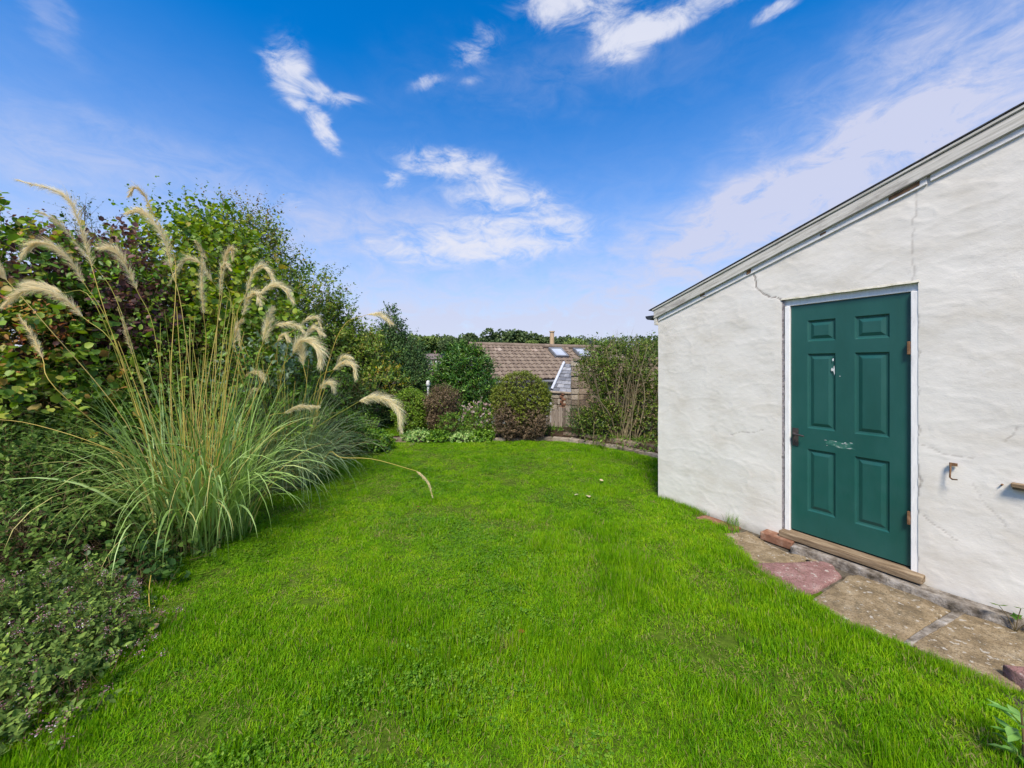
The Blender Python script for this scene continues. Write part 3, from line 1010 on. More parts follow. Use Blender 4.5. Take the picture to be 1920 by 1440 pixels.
def rough_slab(poly, z0, z1, seed, amp=0.012, name='slab'):
    """an uneven slab from a polygon: densified outline, fanned and nudged"""
    P_ = []
    n_ = len(poly)
    for i in range(n_):
        p0, p1 = np.array(poly[i]), np.array(poly[(i + 1) % n_])
        L_ = np.linalg.norm(p1 - p0)
        k = max(1, int(L_ / 0.04))
        for q in range(k):
            P_.append(p0 + (p1 - p0) * q / k)
    P_ = np.array(P_)
    c = P_.mean(0)
    nz = fbm(np.stack([P_[:, 0] * 16, P_[:, 1] * 16, P_[:, 0] * 0], -1), 3, seed) - 0.5
    dv = P_ - c
    dv /= np.linalg.norm(dv, axis=1)[:, None]
    P_ = P_ + dv * (nz * amp * 2)[:, None]
    rings = [(1.0, z0), (1.0, z1 - 0.012), (0.985, z1 - 0.003), (0.96, z1)] + [(f_, z1) for f_ in (0.8, 0.6, 0.4, 0.2)]
    Vs = []
    for f_, z in rings:
        q = c + (P_ - c) * f_
        zz_ = np.full(len(q), z)
        if f_ < 0.99:
            zz_ = zz_ + 0.010 * (fbm(np.stack([q[:, 0] * 7, q[:, 1] * 7, q[:, 0] * 0], -1), 4, seed + 3) - 0.5)
        Vs.append(np.column_stack([q, zz_]))
    m_ = len(P_)
    Q_ = [(r * m_ + i, r * m_ + (i + 1) % m_, (r + 1) * m_ + (i + 1) % m_, (r + 1) * m_ + i) for r in range(len(rings) - 1) for i in range(m_)]
    Vs = np.concatenate(Vs + [np.array([[*c, z1]])])
    T_ = [((len(rings) - 1) * m_ + i, (len(rings) - 1) * m_ + (i + 1) % m_, len(Vs) - 1) for i in range(m_)]
    return Vs, Q_, T_


V_, Q_, T_ = rough_slab([(1.46, -0.16), (1.75, -0.12), (2.1, -0.13), (2.62, -0.10), (2.66, 0.0), (2.24, -0.012), (2.22, 0.02), (1.44, 0.02)], -0.02, 0.075, 5, 0.02)
link('door_step', make_mesh('door_step', V_, Q_, T_, mats=[M_CONC]), shed)
M_BRICK = mottled('red_brick', [(0.3, (0.11, 0.055, 0.035)), (0.6, (0.23, 0.115, 0.07)), (0.8, (0.34, 0.23, 0.16))], 16, 6, 0.9, 0.15, 0.7, 50, 0.006, rand=0.25)
MB().box(1.20, 1.455, -0.115, 0.03, 0.015, 0.086).build('brick', M_BRICK, shed, bevel=0.006)

# fittings on the wall
hs_, hz_ = wall_st(1787, 870)
mb = MB().tube([(hs_, 0.01, hz_), (hs_, -0.03, hz_)], [0.006, 0.006], 6)
mb.tube([(hs_ - 0.008, -0.028, hz_ + 0.012), (hs_ - 0.006, -0.034, hz_ - 0.03), (hs_ - 0.008, -0.038, hz_ - 0.085), (hs_ + 0.004, -0.046, hz_ - 0.095), (hs_ + 0.028, -0.056, hz_ - 0.090)], [0.006, 0.005, 0.005, 0.005, 0.004], 6)
mb.box(hs_ - 0.012, hs_ + 0.022, -0.030, -0.012, hz_ - 0.008, hz_ + 0.010)
mb.build('hook', M_RUST, shed)
ps_, pz_ = wall_st(1897, 908)
mb = MB()
for (x0, x1, y0, y1, z0, z1) in ((ps_, ps_ + 0.10, -0.05, -0.004, pz_ - 0.010, pz_ + 0.016), (ps_ + 0.005, ps_ + 0.10, -0.04, -0.002, pz_ - 0.024, pz_ - 0.011)):
    mb.box(x0, x1, y0, y1, z0, z1)
mb.build('wooden_peg', M_OLDWOOD, shed, bevel=0.006, seg=2)
ns_, nz_ = wall_st(1880, 908)
MB().tube([(ns_, 0.01, nz_), (ns_ - 0.004, -0.018, nz_ - 0.004)], [0.006, 0.004], 6).build('nail', M_RUST, shed)

# ------------------------------------------------------------------ the path of old slabs beside the shed
path = link('path', None, kind='structure')


def slab_mat(name, stops, moss=0.5):
    """worn stone: grain, grit, pale lichen spots and dark damp blotches"""
    m_, n, b, out = pbr(name, 0.95, 0.1)
    co = n.n('ShaderNodeNewGeometry').outputs['Position']
    c = n.ramp(n.noise(co, 9, 10, 0.68, 0.4).outputs[0], stops)
    c = n.mix(n.m('MULTIPLY', n.rng(n.noise(co, 75, 4, 0.75).outputs[0], 0.48, 0.66), 0.70), c, (0.09, 0.07, 0.045))
    c = n.mix(n.m('MULTIPLY', n.rng(n.noise(n.mapping(co, loc=(3, 7, 0)), 5, 7, 0.7, 0.8).outputs[0], 0.52, 0.70), 0.6 * moss * 2), c, (0.085, 0.075, 0.05))
    c = n.mix(n.m('MULTIPLY', n.rng(n.noise(n.mapping(co, loc=(9, 1, 0)), 30, 3, 0.5).outputs[0], 0.62, 0.68), 0.75), c, (0.50, 0.47, 0.41))
    n.put(b.inputs['Base Color'], c)
    bump(n, b, n.m('ADD', n.noise(co, 120, 4, 0.7).outputs[0], n.noise(co, 18, 6, 0.6).outputs[0]), 0.9, 0.010)
    return m_


M_TAN = slab_mat('tan_slab', [(0.30, (0.15, 0.115, 0.07)), (0.48, (0.27, 0.205, 0.12)), (0.62, (0.36, 0.285, 0.18)), (0.8, (0.47, 0.42, 0.33))])
M_RED = slab_mat('red_slab', [(0.30, (0.19, 0.105, 0.095)), (0.5, (0.30, 0.165, 0.15)), (0.75, (0.42, 0.29, 0.26))], 0.25)
V_, Q_, T_ = rough_slab([wpt(-0.05, 0.05), wpt(0.6, 0.5), wpt(1.5, 0.85), (1.85, 2.3), (2.2, 1.7), (2.9, 0.6), (4.2, 0.6), wpt(3.4, -0.05), wpt(0.4, -0.05)][::-1], -0.06, 0.006, 3, 0.01)
link('joint_soil', make_mesh('joint_soil', V_, Q_, T_, mats=[mottled('joint_dirt', [(0.3, (0.05, 0.04, 0.025)), (0.55, (0.13, 0.11, 0.08)), (0.75, (0.24, 0.22, 0.18))], 12, 9, 0.95, 0.1, 1.0, 50, 0.02, coord='World')]), path)
slabs = [
    (M_BRICK, slab_polys[0], 0.022, 'brick red paving fragment nearest the far corner'),
    (M_TAN, slab_polys[1], 0.020, 'tan paving slab left of the door step'),
    (M_RED, slab_polys[2], 0.028, 'pinkish red paving slab in front of the door'),
    (M_TAN, slab_polys[3], 0.022, 'tan paving slab under the door step'),
    (M_TAN, slab_polys[4], 0.024, 'tan paving slab nearest the camera'),
]
for i, (m_, poly, zt, lab) in enumerate(slabs):
    V_, Q_, T_ = rough_slab(poly[::-1], -0.03, zt, 20 + i, 0.014)
    link('slab', make_mesh('slab', V_, Q_, T_, mats=[m_]), path, label=lab)
V_, Q_, T_ = rough_slab(G((1694, 1211), (1776, 1158), (1790, 1150), (1812, 1156), (1712, 1215))[::-1], -0.02, 0.027, 63, 0.010)
link('mortar_joint', make_mesh('mortar_joint', V_, Q_, T_, mats=[M_CONC]), path)
V_, Q_, T_ = rough_slab([(2.50, 1.93), (2.50, 1.80), (2.74, 1.72), (2.76, 1.88)], -0.01, 0.085, 71, 0.012)
tag(link('stone_block', make_mesh('stone_block', V_, Q_, T_, mats=[M_RED])), 'pinkish red stone block lying on the tan slab at the right edge', 'stone')
#@@PLANTS@@
# ------------------------------------------------------------------ helpers: foliage
# leaf shapes: length along +Y, blade in XY, slightly folded
LEAF = {
    'oval': (np.array([(0, 0, 0), (0.26, 0.32, 0.07), (0.20, 0.70, 0.05), (0, 1, -0.06), (-0.20, 0.70, 0.05), (-0.26, 0.32, 0.07)]), np.array([(0, 1, 2, 3), (0, 3, 4, 5)])),
    'round': (np.array([(0, 0, 0), (0.40, 0.28, 0.06), (0.36, 0.72, 0.05), (0, 1, -0.08), (-0.36, 0.72, 0.05), (-0.40, 0.28, 0.06)]), np.array([(0, 1, 2, 3), (0, 3, 4, 5)])),
    'lance': (np.array([(0, 0, 0), (0.13, 0.35, 0.05), (0.11, 0.70, 0.03), (0, 1, -0.10), (-0.11, 0.70, 0.03), (-0.13, 0.35, 0.05)]), np.array([(0, 1, 2, 3), (0, 3, 4, 5)])),
    'tiny': (np.array([(0, 0, 0), (0.30, 0.5, 0.05), (0, 1, 0), (-0.30, 0.5, 0.05)]), np.array([(0, 1, 2, 3)])),
    'needle': (np.array([(0, 0, 0), (0.10, 0.4, 0), (0, 1, -0.05), (-0.10, 0.4, 0)]), np.array([(0, 1, 2, 3)])),
    'lobed': (np.array([(0, 0.05, 0), (0.42, -0.02, 0.05), (0.30, 0.26, 0.03), (0.52, 0.55, 0.08), (0.22, 0.62, 0.03), (0, 1.0, -0.08),
                        (-0.22, 0.62, 0.03), (-0.52, 0.55, 0.08), (-0.30, 0.26, 0.03), (-0.42, -0.02, 0.05), (0, 0.40, -0.02)]),
              np.array([(0, 1, 2, 10), (10, 2, 3, 4), (10, 4, 5, 6), (10, 6, 7, 8), (10, 8, 9, 0)])),
    'cluster': (np.array([(0, 0, 0), (0.5, 0.25, 0.1), (0.32, 0.8, -0.05), (0, 1, 0.1), (-0.4, 0.7, 0.12), (-0.55, 0.3, -0.08)]), np.array([(0, 1, 2, 3), (0, 3, 4, 5)])),
}


def unit(v):
    return v / (np.linalg.norm(v, axis=-1, keepdims=True) + 1e-9)


def frames(D, Nrm):
    Y = unit(D)
    X = unit(np.cross(Y, Nrm))
    Z = np.cross(X, Y)
    return X, Y, Z


def leaf_arrays(P, D, Nrm, size, tint, shape):
    tv, tf = LEAF[shape]
    X, Y, Z = frames(D, Nrm)
    s = np.asarray(size)[:, None, None]
    V = P[:, None] + s * (tv[None, :, 0:1] * X[:, None] + tv[None, :, 1:2] * Y[:, None] + tv[None, :, 2:3] * Z[:, None])
    k = len(tv)
    Q = (tf[None] + (np.arange(len(P)) * k)[:, None, None]).reshape(-1, 4)
    return V.reshape(-1, 3), Q, np.repeat(tint, k)


def sprigs(rng, lobes, n, L, per, size, up=0.35, shell=(0.62, 1.0), rough=0.35, droop=0.1, zmin=0.03, flat=0.5, tspread=0.17, sspread=0.16, freq=2.2, spread=1.0):
    """short twigs over the surface of a set of lobes, leaves along every twig -> leaf arrays input and twig ends"""
    lobes = np.array(lobes, dtype=np.float64)
    wts = (lobes[:, 3] * lobes[:, 4] + lobes[:, 4] * lobes[:, 5] + lobes[:, 3] * lobes[:, 5])
    li = rng.choice(len(lobes), n, p=wts / wts.sum())
    u = unit(rng.normal(0, 1, (n, 3)))
    r = shell[0] + (shell[1] - shell[0]) * rng.uniform(0, 1, n) ** 0.6
    amp = 1 + rough * (fbm(u * freq + li[:, None] * 7.3, 3, 91) - 0.5) * 2
    base = lobes[li, :3] + u * lobes[li, 3:6] * (r * amp)[:, None]
    nrm = unit(u / lobes[li, 3:6])
    ax = unit(nrm * (1 - up) + np.array((0, 0, up)) + rng.normal(0, 0.38, (n, 3)))
    ll = L * rng.uniform(0.5, 1.3, n)
    keep = base[:, 2] > zmin
    base, ax, ll, nrm = base[keep], ax[keep], ll[keep], nrm[keep]
    n = len(base)
    f = (np.arange(per) + 0.6) / per
    F = np.clip(f[None] + rng.normal(0, 0.06, (n, per)), 0, 1)
    Pp = base[:, None] + ax[:, None] * (ll[:, None] * F)[..., None]
    Pp[..., 2] -= droop * ll[:, None] * F ** 2
    side = unit(np.cross(ax, unit(rng.normal(0, 1, (n, 3)))))
    side2 = np.cross(ax, side)
    phi = rng.uniform(0, 2 * PI, n)[:, None] + np.arange(per)[None] * 2.4
    out = np.cos(phi)[..., None] * side[:, None] + np.sin(phi)[..., None] * side2[:, None]
    D = unit(ax[:, None] * 0.6 + out * spread * 0.8 + rng.normal(0, 0.2, (n, per, 3)))
    Nn = unit(np.array((0, 0, 1.0)) * flat + nrm[:, None] * 0.5 + rng.normal(0, 0.35, (n, per, 3)))
    sz = size * np.clip(rng.lognormal(-0.12, 0.36, (n, per)), 0.35, 1.7) * (1 - 0.25 * F)
    tint = np.clip(0.5 + rng.normal(0, sspread, n)[:, None] + rng.normal(0, tspread, (n, per)), 0, 1)
    ok = Pp[..., 2] > zmin
    tips = np.stack([base, base + ax * ll[:, None] - np.array((0, 0, 1.0)) * (droop * ll)[:, None]], 1)
    return Pp[ok], D[ok], Nn[ok], sz[ok], tint[ok], tips


def twig_arrays(tips, w=0.004):
    a_, b_ = tips[:, 0], tips[:, 1]
    d = unit(b_ - a_)
    s1 = unit(np.cross(d, np.array((0.3, 0.2, 1.0)))) * w
    s2 = np.cross(d, s1)
    a_ = a_ - d * 0.12
    V = np.stack([a_ + s1, a_ - s1 * 0.5 + s2, a_ - s1 * 0.5 - s2, b_], 1).reshape(-1, 3)
    o = (np.arange(len(tips)) * 4)[:, None]
    T = np.concatenate([o + np.array(t_) for t_ in ((0, 1, 3), (1, 2, 3), (2, 0, 3))])
    return V, T


def limbs(rng, base, lobes, mat, root, r0, n_per=2, name='trunk', trunk_to=None, lean=0.1, bow=0.25):
    """tapered trunk and limbs reaching into every lobe"""
    items = []
    base = np.array(base, dtype=np.float64)
    top = np.array(trunk_to) if trunk_to is not None else base + np.array((0, 0, 0.15))
    if trunk_to is not None:
        mid = (base + top) / 2 + rng.normal(0, 0.03, 3) * np.linalg.norm(top - base)
        items.append(tube_arrays(spline([base, mid, top], 8), np.linspace(r0, r0 * 0.62, 8), 8))
    for lb in lobes:
        for k in range(n_per):
            e = np.array(lb[:3]) + rng.normal(0, 0.35, 3) * np.array(lb[3:6])
            m_ = top + (e - top) * 0.45 + rng.normal(0, bow, 3) * np.linalg.norm(e - top) * 0.3
            st = top + rng.normal(0, 0.02, 3)
            items.append(tube_arrays(spline([st, m_, e], 7), np.linspace(r0 * 0.5, r0 * 0.10, 7), 5))
    V, Q = join_arrays(items)
    return link(name, make_mesh(name, V, Q, smooth=True, mats=[mat]), root)


def plant(name, label, cat, base, lobes, lm, n, L, per, size, shape='oval', seed=1, r0=0.03, tmat=None, trunk_to=None, group=None, parts=0, part_mats=None,
          twigs=True, stem_name='stem', fol_name='foliage', n_per=2, extra=None, tw=0.003, **kw):
    rng = np.random.default_rng(seed)
    base = np.array(base, dtype=np.float64)
    root = thing(name, label, cat, base, group=group)
    lobes = [tuple(np.array(lb[:3]) - base) + tuple(lb[3:6]) for lb in lobes]
    zmin = kw.pop('zmin', 0.03)
    P, D, Nn, sz, ti, tips = sprigs(rng, lobes, n, L, per, size, zmin=zmin - base[2] if base[2] < -0.3 else zmin, **kw)
    if parts:                                   # the leaves that show largest become parts of their own
        W = P + base
        dist = np.linalg.norm(W - np.array((0, 0, CAMZ)), axis=1)
        vis = rng.uniform(0, 1, len(P)) * 0.8 + dist / sz * 0.02
        pick = np.argsort(vis)[:parts]
        X, Y, Z = frames(D[pick], Nn[pick])
        tv, tf = LEAF[shape]
        var = [make_mesh('leaf', tv, tf, None, np.full(len(tv), t_), mats=[lm]) for t_ in np.linspace(0.08, 0.92, 7)]
        for q, pi_ in enumerate(pick):
            o = bpy.data.objects.new('leaf', var[min(6, int(ti[pi_] * 7))])
            COL.objects.link(o)
            o.parent = root
            M = Matrix(np.stack([X[q] * sz[pi_], Y[q] * sz[pi_], Z[q] * sz[pi_], P[pi_]], 1).tolist()).to_4x4() if False else Matrix((
                (X[q][0] * sz[pi_], Y[q][0] * sz[pi_], Z[q][0] * sz[pi_], P[pi_][0]),
                (X[q][1] * sz[pi_], Y[q][1] * sz[pi_], Z[q][1] * sz[pi_], P[pi_][1]),
                (X[q][2] * sz[pi_], Y[q][2] * sz[pi_], Z[q][2] * sz[pi_], P[pi_][2]), (0, 0, 0, 1)))
            o.matrix_basis = M
        rest = np.ones(len(P), dtype=bool)
        rest[pick] = False
        P, D, Nn, sz, ti = P[rest], D[rest], Nn[rest], sz[rest], ti[rest]
    V, Q, tv_ = leaf_arrays(P, D, Nn, sz, ti, shape)
    link(fol_name, make_mesh(fol_name, V, Q, None, tv_, mats=[lm]), root, kind='stuff')
    if twigs:
        V, T = twig_arrays(tips, tw)
        link('twigs', make_mesh('twigs', V, None, T, mats=[tmat or M_TWIG]), root, kind='stuff')
    if r0:
        limbs(rng, (0, 0, -0.05), lobes, tmat or M_TWIG, root, r0, n_per, stem_name, None if trunk_to is None else np.array(trunk_to) - base)
    return root


# leaf colours
def LM(name, *cols, gain=1.5, **kw):
    cols = [tuple(min(0.85, v * (gain if max(c) < 0.42 else 1.0)) for v in c) for c in cols]
    k = len(cols)
    return leaf_mat(name, [(i / (k - 1), c) for i, c in enumerate(cols)], **kw)


L_MID = LM('leaf_mid_green', (0.020, 0.050, 0.007), (0.052, 0.112, 0.013), (0.098, 0.178, 0.018), (0.170, 0.255, 0.028), gain=1.65)
L_BRIGHT = LM('leaf_bright_green', (0.026, 0.070, 0.008), (0.064, 0.145, 0.013), (0.115, 0.215, 0.018), (0.200, 0.290, 0.030))
L_HAZEL = LM('leaf_hazel', (0.020, 0.046, 0.005), (0.054, 0.104, 0.009), (0.105, 0.172, 0.013), (0.19, 0.235, 0.020), (0.21, 0.17, 0.03), gain=1.75)
L_PURPLE = LM('leaf_purple', (0.016, 0.012, 0.012), (0.045, 0.022, 0.025), (0.080, 0.034, 0.034), (0.13, 0.06, 0.040), (0.12, 0.15, 0.03), trans=0.25)
L_VINE = LM('leaf_vine', (0.024, 0.056, 0.008), (0.058, 0.115, 0.013), (0.105, 0.180, 0.020), (0.19, 0.25, 0.03), (0.26, 0.14, 0.04), gain=1.65)
L_AUTUMN = LM('leaf_autumn', (0.10, 0.03, 0.015), (0.30, 0.10, 0.04), (0.36, 0.17, 0.06), (0.20, 0.20, 0.03), (0.08, 0.14, 0.02))
L_OLIVE = LM('leaf_olive', (0.022, 0.048, 0.007), (0.056, 0.104, 0.012), (0.102, 0.165, 0.018), (0.165, 0.20, 0.028), (0.20, 0.14, 0.045), gain=1.7)
L_BROWNTOP = LM('leaf_browning', (0.06, 0.07, 0.015), (0.11, 0.12, 0.02), (0.17, 0.12, 0.04), (0.22, 0.13, 0.06))
L_CLIMB = LM('leaf_climber', (0.016, 0.034, 0.006), (0.042, 0.080, 0.010), (0.082, 0.130, 0.015), (0.15, 0.19, 0.028), (0.13, 0.10, 0.04))
L_DARK = LM('leaf_dark_green', (0.010, 0.028, 0.007), (0.024, 0.060, 0.013), (0.044, 0.098, 0.020), (0.085, 0.160, 0.036), rough=0.45, spec=0.28)
L_COTON = LM('leaf_grey_green', (0.018, 0.038, 0.008), (0.042, 0.084, 0.015), (0.080, 0.138, 0.026), (0.16, 0.23, 0.05), rough=0.6, spec=0.12)
L_LAUREL = LM('leaf_laurel', (0.010, 0.034, 0.007), (0.026, 0.078, 0.013), (0.056, 0.138, 0.018), (0.16, 0.27, 0.035), rough=0.36, spec=0.4, trans=0.25)
L_CONIFER = LM('conifer_green', (0.012, 0.034, 0.010), (0.028, 0.068, 0.018), (0.055, 0.112, 0.028), (0.10, 0.17, 0.045), rough=0.6, trans=0.2)
L_BOX = LM('box_green', (0.030, 0.070, 0.008), (0.075, 0.150, 0.012), (0.130, 0.215, 0.016), (0.21, 0.29, 0.03), trans=0.25)
L_TOPIARY = LM('topiary_green', (0.036, 0.058, 0.007), (0.080, 0.112, 0.011), (0.130, 0.160, 0.016), (0.20, 0.21, 0.03), trans=0.25)
L_DEAD = LM('dead_brown', (0.032, 0.021, 0.012), (0.072, 0.048, 0.027), (0.120, 0.085, 0.048), (0.20, 0.15, 0.09), trans=0.15, rough=0.7)
L_HEATH = LM('heath_rust', (0.05, 0.05, 0.015), (0.14, 0.075, 0.03), (0.24, 0.11, 0.05), (0.32, 0.18, 0.09), trans=0.2, rough=0.7)
L_PALE = LM('leaf_variegated', (0.06, 0.15, 0.03), (0.16, 0.27, 0.07), (0.30, 0.40, 0.13), (0.45, 0.52, 0.26))
L_SILVER = LM('leaf_silver', (0.05, 0.10, 0.05), (0.13, 0.20, 0.11), (0.24, 0.32, 0.22), (0.36, 0.43, 0.33))
L_HERB = LM('herb_leaf', (0.022, 0.042, 0.009), (0.055, 0.094, 0.020), (0.105, 0.158, 0.036), (0.20, 0.28, 0.05), gain=1.75, rough=0.65, spec=0.10)
L_FLOWER = LM('herb_flower', (0.08, 0.028, 0.030), (0.16, 0.070, 0.075), (0.28, 0.16, 0.17), (0.72, 0.64, 0.66), trans=0.25, rough=0.7)
L_PINKW = LM('faded_flower', (0.20, 0.11, 0.11), (0.38, 0.26, 0.24), (0.55, 0.44, 0.40), (0.66, 0.60, 0.55), trans=0.25, rough=0.8)
L_YELLOW = LM('leaf_yellowing', (0.10, 0.16, 0.02), (0.24, 0.24, 0.025), (0.38, 0.30, 0.03), (0.42, 0.22, 0.03))
L_FAR = LM('far_leaf', (0.026, 0.048, 0.018), (0.046, 0.076, 0.026), (0.070, 0.104, 0.034), (0.105, 0.138, 0.045), trans=0.2, rough=0.7)
L_FARL = LM('far_leaf_light', (0.055, 0.090, 0.022), (0.090, 0.135, 0.030), (0.125, 0.175, 0.038), (0.165, 0.21, 0.05), trans=0.2, rough=0.7)

# ------------------------------------------------------------------ the hedge side, from the camera backwards


def gb(px, D, z=0.0):
    return ((px - 960) / FPX * D, D, z)


def add_extra(root, seed, lobes, lm, n, L, per, size, shape, name='leaf_patch', **kw):
    rng = np.random.default_rng(seed)
    base = np.array(root.location)
    lobes = [tuple(np.array(lb[:3]) - base) + tuple(lb[3:6]) for lb in lobes]
    P, D, Nn, sz, ti, tips = sprigs(rng, lobes, n, L, per, size, zmin=0.03 - min(0, base[2]), **kw)
    V, Q, tv_ = leaf_arrays(P, D, Nn, sz, ti, shape)
    return link(name, make_mesh(name, V, Q, None, tv_, mats=[lm]), root, kind='stuff')


vine = plant('climbing_shrub', 'broad-leaved green climber with orange tinted lower leaves at the left edge', 'shrub', gb(10, 4.1),
             [lob(20, 520, 4.2, 110, 105), lob(-60, 640, 4.1, 150, 140), lob(60, 690, 4.0, 120, 110), lob(20, 810, 3.9, 150, 110), lob(-120, 800, 3.9, 150, 130)],
             L_VINE, 1500, 0.28, 7, 0.080, 'round', 11, 0.03, parts=280, up=0.35, sspread=0.22, rough=0.5)
add_extra(vine, 12, [lob(25, 650, 3.75, 75, 45), lob(60, 610, 3.8, 50, 40)], L_AUTUMN, 70, 0.22, 5, 0.055, 'oval', 'orange_leaves')
purple = plant('purple_shrub', 'dark purple-leaved shrub in the hedge behind the left plumes', 'shrub', gb(150, 4.9),
               [lob(100, 505, 4.9, 105, 62), lob(205, 580, 4.8, 100, 95), lob(130, 620, 4.7, 110, 90), lob(242, 470, 5.0, 16, 52), lob(290, 630, 5.0, 70, 80)],
               L_PURPLE, 1150, 0.34, 7, 0.064, 'round', 13, 0.035, parts=220, up=0.5, rough=0.6)
add_extra(purple, 14, [lob(120, 520, 4.75, 110, 80), lob(220, 600, 4.65, 110, 100), lob(100, 640, 4.6, 120, 90)], L_MID, 700, 0.25, 6, 0.066, 'oval', 'green_leaves')
hazel = plant('hazel_bush', 'tall bright green hazel bush with leafy shoots against the sky', 'shrub', gb(340, 6.0),
              [lob(345, 500, 6.1, 95, 78), lob(250, 590, 6.0, 100, 100), lob(400, 560, 5.9, 120, 115), lob(300, 660, 5.7, 150, 130), lob(430, 650, 5.7, 110, 120), lob(410, 465, 6.3, 55, 50)],
              L_HAZEL, 2500, 0.42, 7, 0.082, 'round', 15, 0.05, parts=240, up=0.55, rough=0.45)
add_extra(hazel, 16, [lob(365, 410, 6.2, 40, 30), lob(300, 420, 6.2, 45, 25)], L_MID, 40, 0.55, 9, 0.06, 'round', 'top_shoots', up=0.75)
browny = plant('browning_tree', 'olive green tree with browning leaf tips left of the garden skyline', 'tree', gb(470, 8.0),
               [lob(455, 475, 8.0, 62, 75), lob(500, 520, 8.0, 58, 85), lob(440, 560, 7.8, 95, 100), lob(520, 600, 7.7, 60, 90), lob(480, 660, 7.6, 90, 90)],
               L_OLIVE, 2300, 0.45, 9, 0.072, 'oval', 17, 0.07, tmat=M_BARK, trunk_to=at(470, 640, 8.0), stem_name='trunk', fol_name='crown', up=0.5, rough=0.45)
add_extra(browny, 18, [lob(440, 420, 7.9, 55, 45), lob(490, 440, 7.9, 40, 45), lob(535, 520, 7.9, 25, 50)], L_BROWNTOP, 190, 0.5, 8, 0.05, 'oval', 'brown_tips', up=0.6)
t5 = plant('hedgerow_tree', 'dark green tree behind the arching plumes with open twiggy top', 'tree', gb(600, 9.6),
           [lob(598, 565, 9.6, 42, 45), lob(575, 620, 9.5, 60, 60), lob(622, 625, 9.6, 45, 60), lob(590, 700, 9.3, 80, 80), lob(640, 690, 9.5, 60, 70)],
           L_OLIVE, 1900, 0.42, 9, 0.078, 'oval', 19, 0.07, tmat=M_BARK, trunk_to=at(600, 690, 9.6), stem_name='trunk', fol_name='crown', up=0.5, rough=0.45)
add_extra(t5, 20, [lob(652, 585, 9.6, 30, 20), lob(610, 530, 9.6, 30, 30)], L_DARK, 60, 0.5, 8, 0.05, 'oval', 'top_shoots', up=0.6)
orch = plant('orchard_tree', 'spreading green tree with pale bare trunk on the back lawn', 'tree', gb(706, 9.75),
             [lob(655, 650, 10.2, 52, 42), lob(680, 680, 10.0, 46, 46), lob(655, 708, 9.9, 60, 42), lob(700, 724, 9.6, 52, 24)],
             L_OLIVE, 1500, 0.40, 9, 0.085, 'oval', 21, 0.105, tmat=M_PALEBARK, trunk_to=at(704, 745, 9.75), stem_name='trunk', fol_name='crown', up=0.3, rough=0.4)
add_extra(orch, 24, [lob(655, 690, 10.0, 55, 50), lob(700, 715, 9.9, 60, 30)], L_DARK, 400, 0.4, 8, 0.08, 'oval', 'dark_leaves')
add_extra(orch, 22, [lob(737, 715, 9.55, 14, 30), lob(716, 702, 9.6, 14, 14), lob(630, 655, 9.7, 16, 10)], L_YELLOW, 55, 0.25, 8, 0.06, 'oval', 'yellow_leaves')
conif = plant('conifer', 'dark green feathery conifer with pointed top on the skyline', 'tree', gb(738, 11.4, -0.2),
              [lob(731, 600, 11.4, 8, 24), lob(735, 628, 11.4, 24, 30), lob(726, 658, 11.3, 36, 34), lob(758, 666, 11.4, 34, 30), lob(742, 700, 11.2, 58, 42), lob(775, 712, 11.3, 34, 40), lob(745, 752, 11.2, 70, 50)],
              L_CONIFER, 4600, 0.30, 11, 0.062, 'tiny', 23, 0.09, tmat=M_BARK, trunk_to=at(731, 606, 11.4), stem_name='trunk', fol_name='crown', up=0.5, rough=0.35, spread=0.8, zmin=-1)
plant('understorey_shrub', 'mid green shrub filling the hedge behind the tall grass stems', 'shrub', gb(420, 5.2),
      [lob(400, 720, 5.2, 130, 95), lob(510, 690, 5.6, 80, 85), lob(560, 735, 5.9, 70, 60), lob(260, 760, 4.9, 130, 80), lob(430, 800, 5.0, 140, 70)],
      L_MID, 2400, 0.30, 7, 0.06, 'oval', 25, 0.03, parts=150)


def shoots(root, seed, items, mat, size, shape, name='tall_shoot'):
    """long single shoots standing out of a shrub: a bare stem with leaves along its upper part"""
    rng = np.random.default_rng(seed)
    b0 = np.array(root.location)
    for (x0, y0, x1, y1, D, nl) in items:
        a_, e_ = at(x0, y0, D) - b0, at(x1, y1, D + rng.normal(0, 0.1)) - b0
        m_ = (a_ + e_) / 2 + rng.normal(0, 0.06, 3)
        p = spline([a_, m_, e_], 14)
        V, Q = tube_arrays(p, np.linspace(0.007, 0.002, 14), 4)
        st = link(name, make_mesh(name, V, Q, mats=[M_TWIG]), root)
        f = np.sort(rng.uniform(0.25, 1.0, nl))
        P = np.stack([np.interp(f, np.linspace(0, 1, 14), p[:, q]) for q in range(3)], -1)
        D_ = unit(rng.normal(0, 1, (nl, 3)) * np.array((1, 1, 0.5)) + np.array((0, 0, 0.5)))
        Nn = unit(np.array((0, -0.4, 1.0)) + rng.normal(0, 0.4, (nl, 3)))
        V, Q, tv_ = leaf_arrays(P, D_, Nn, size * rng.uniform(0.6, 1.2, nl) * (1.1 - 0.5 * f), rng.uniform(0.1, 0.9, nl), shape)
        link('shoot_leaves', make_mesh('shoot_leaves', V, Q, None, tv_, mats=[mat]), st, kind='stuff')


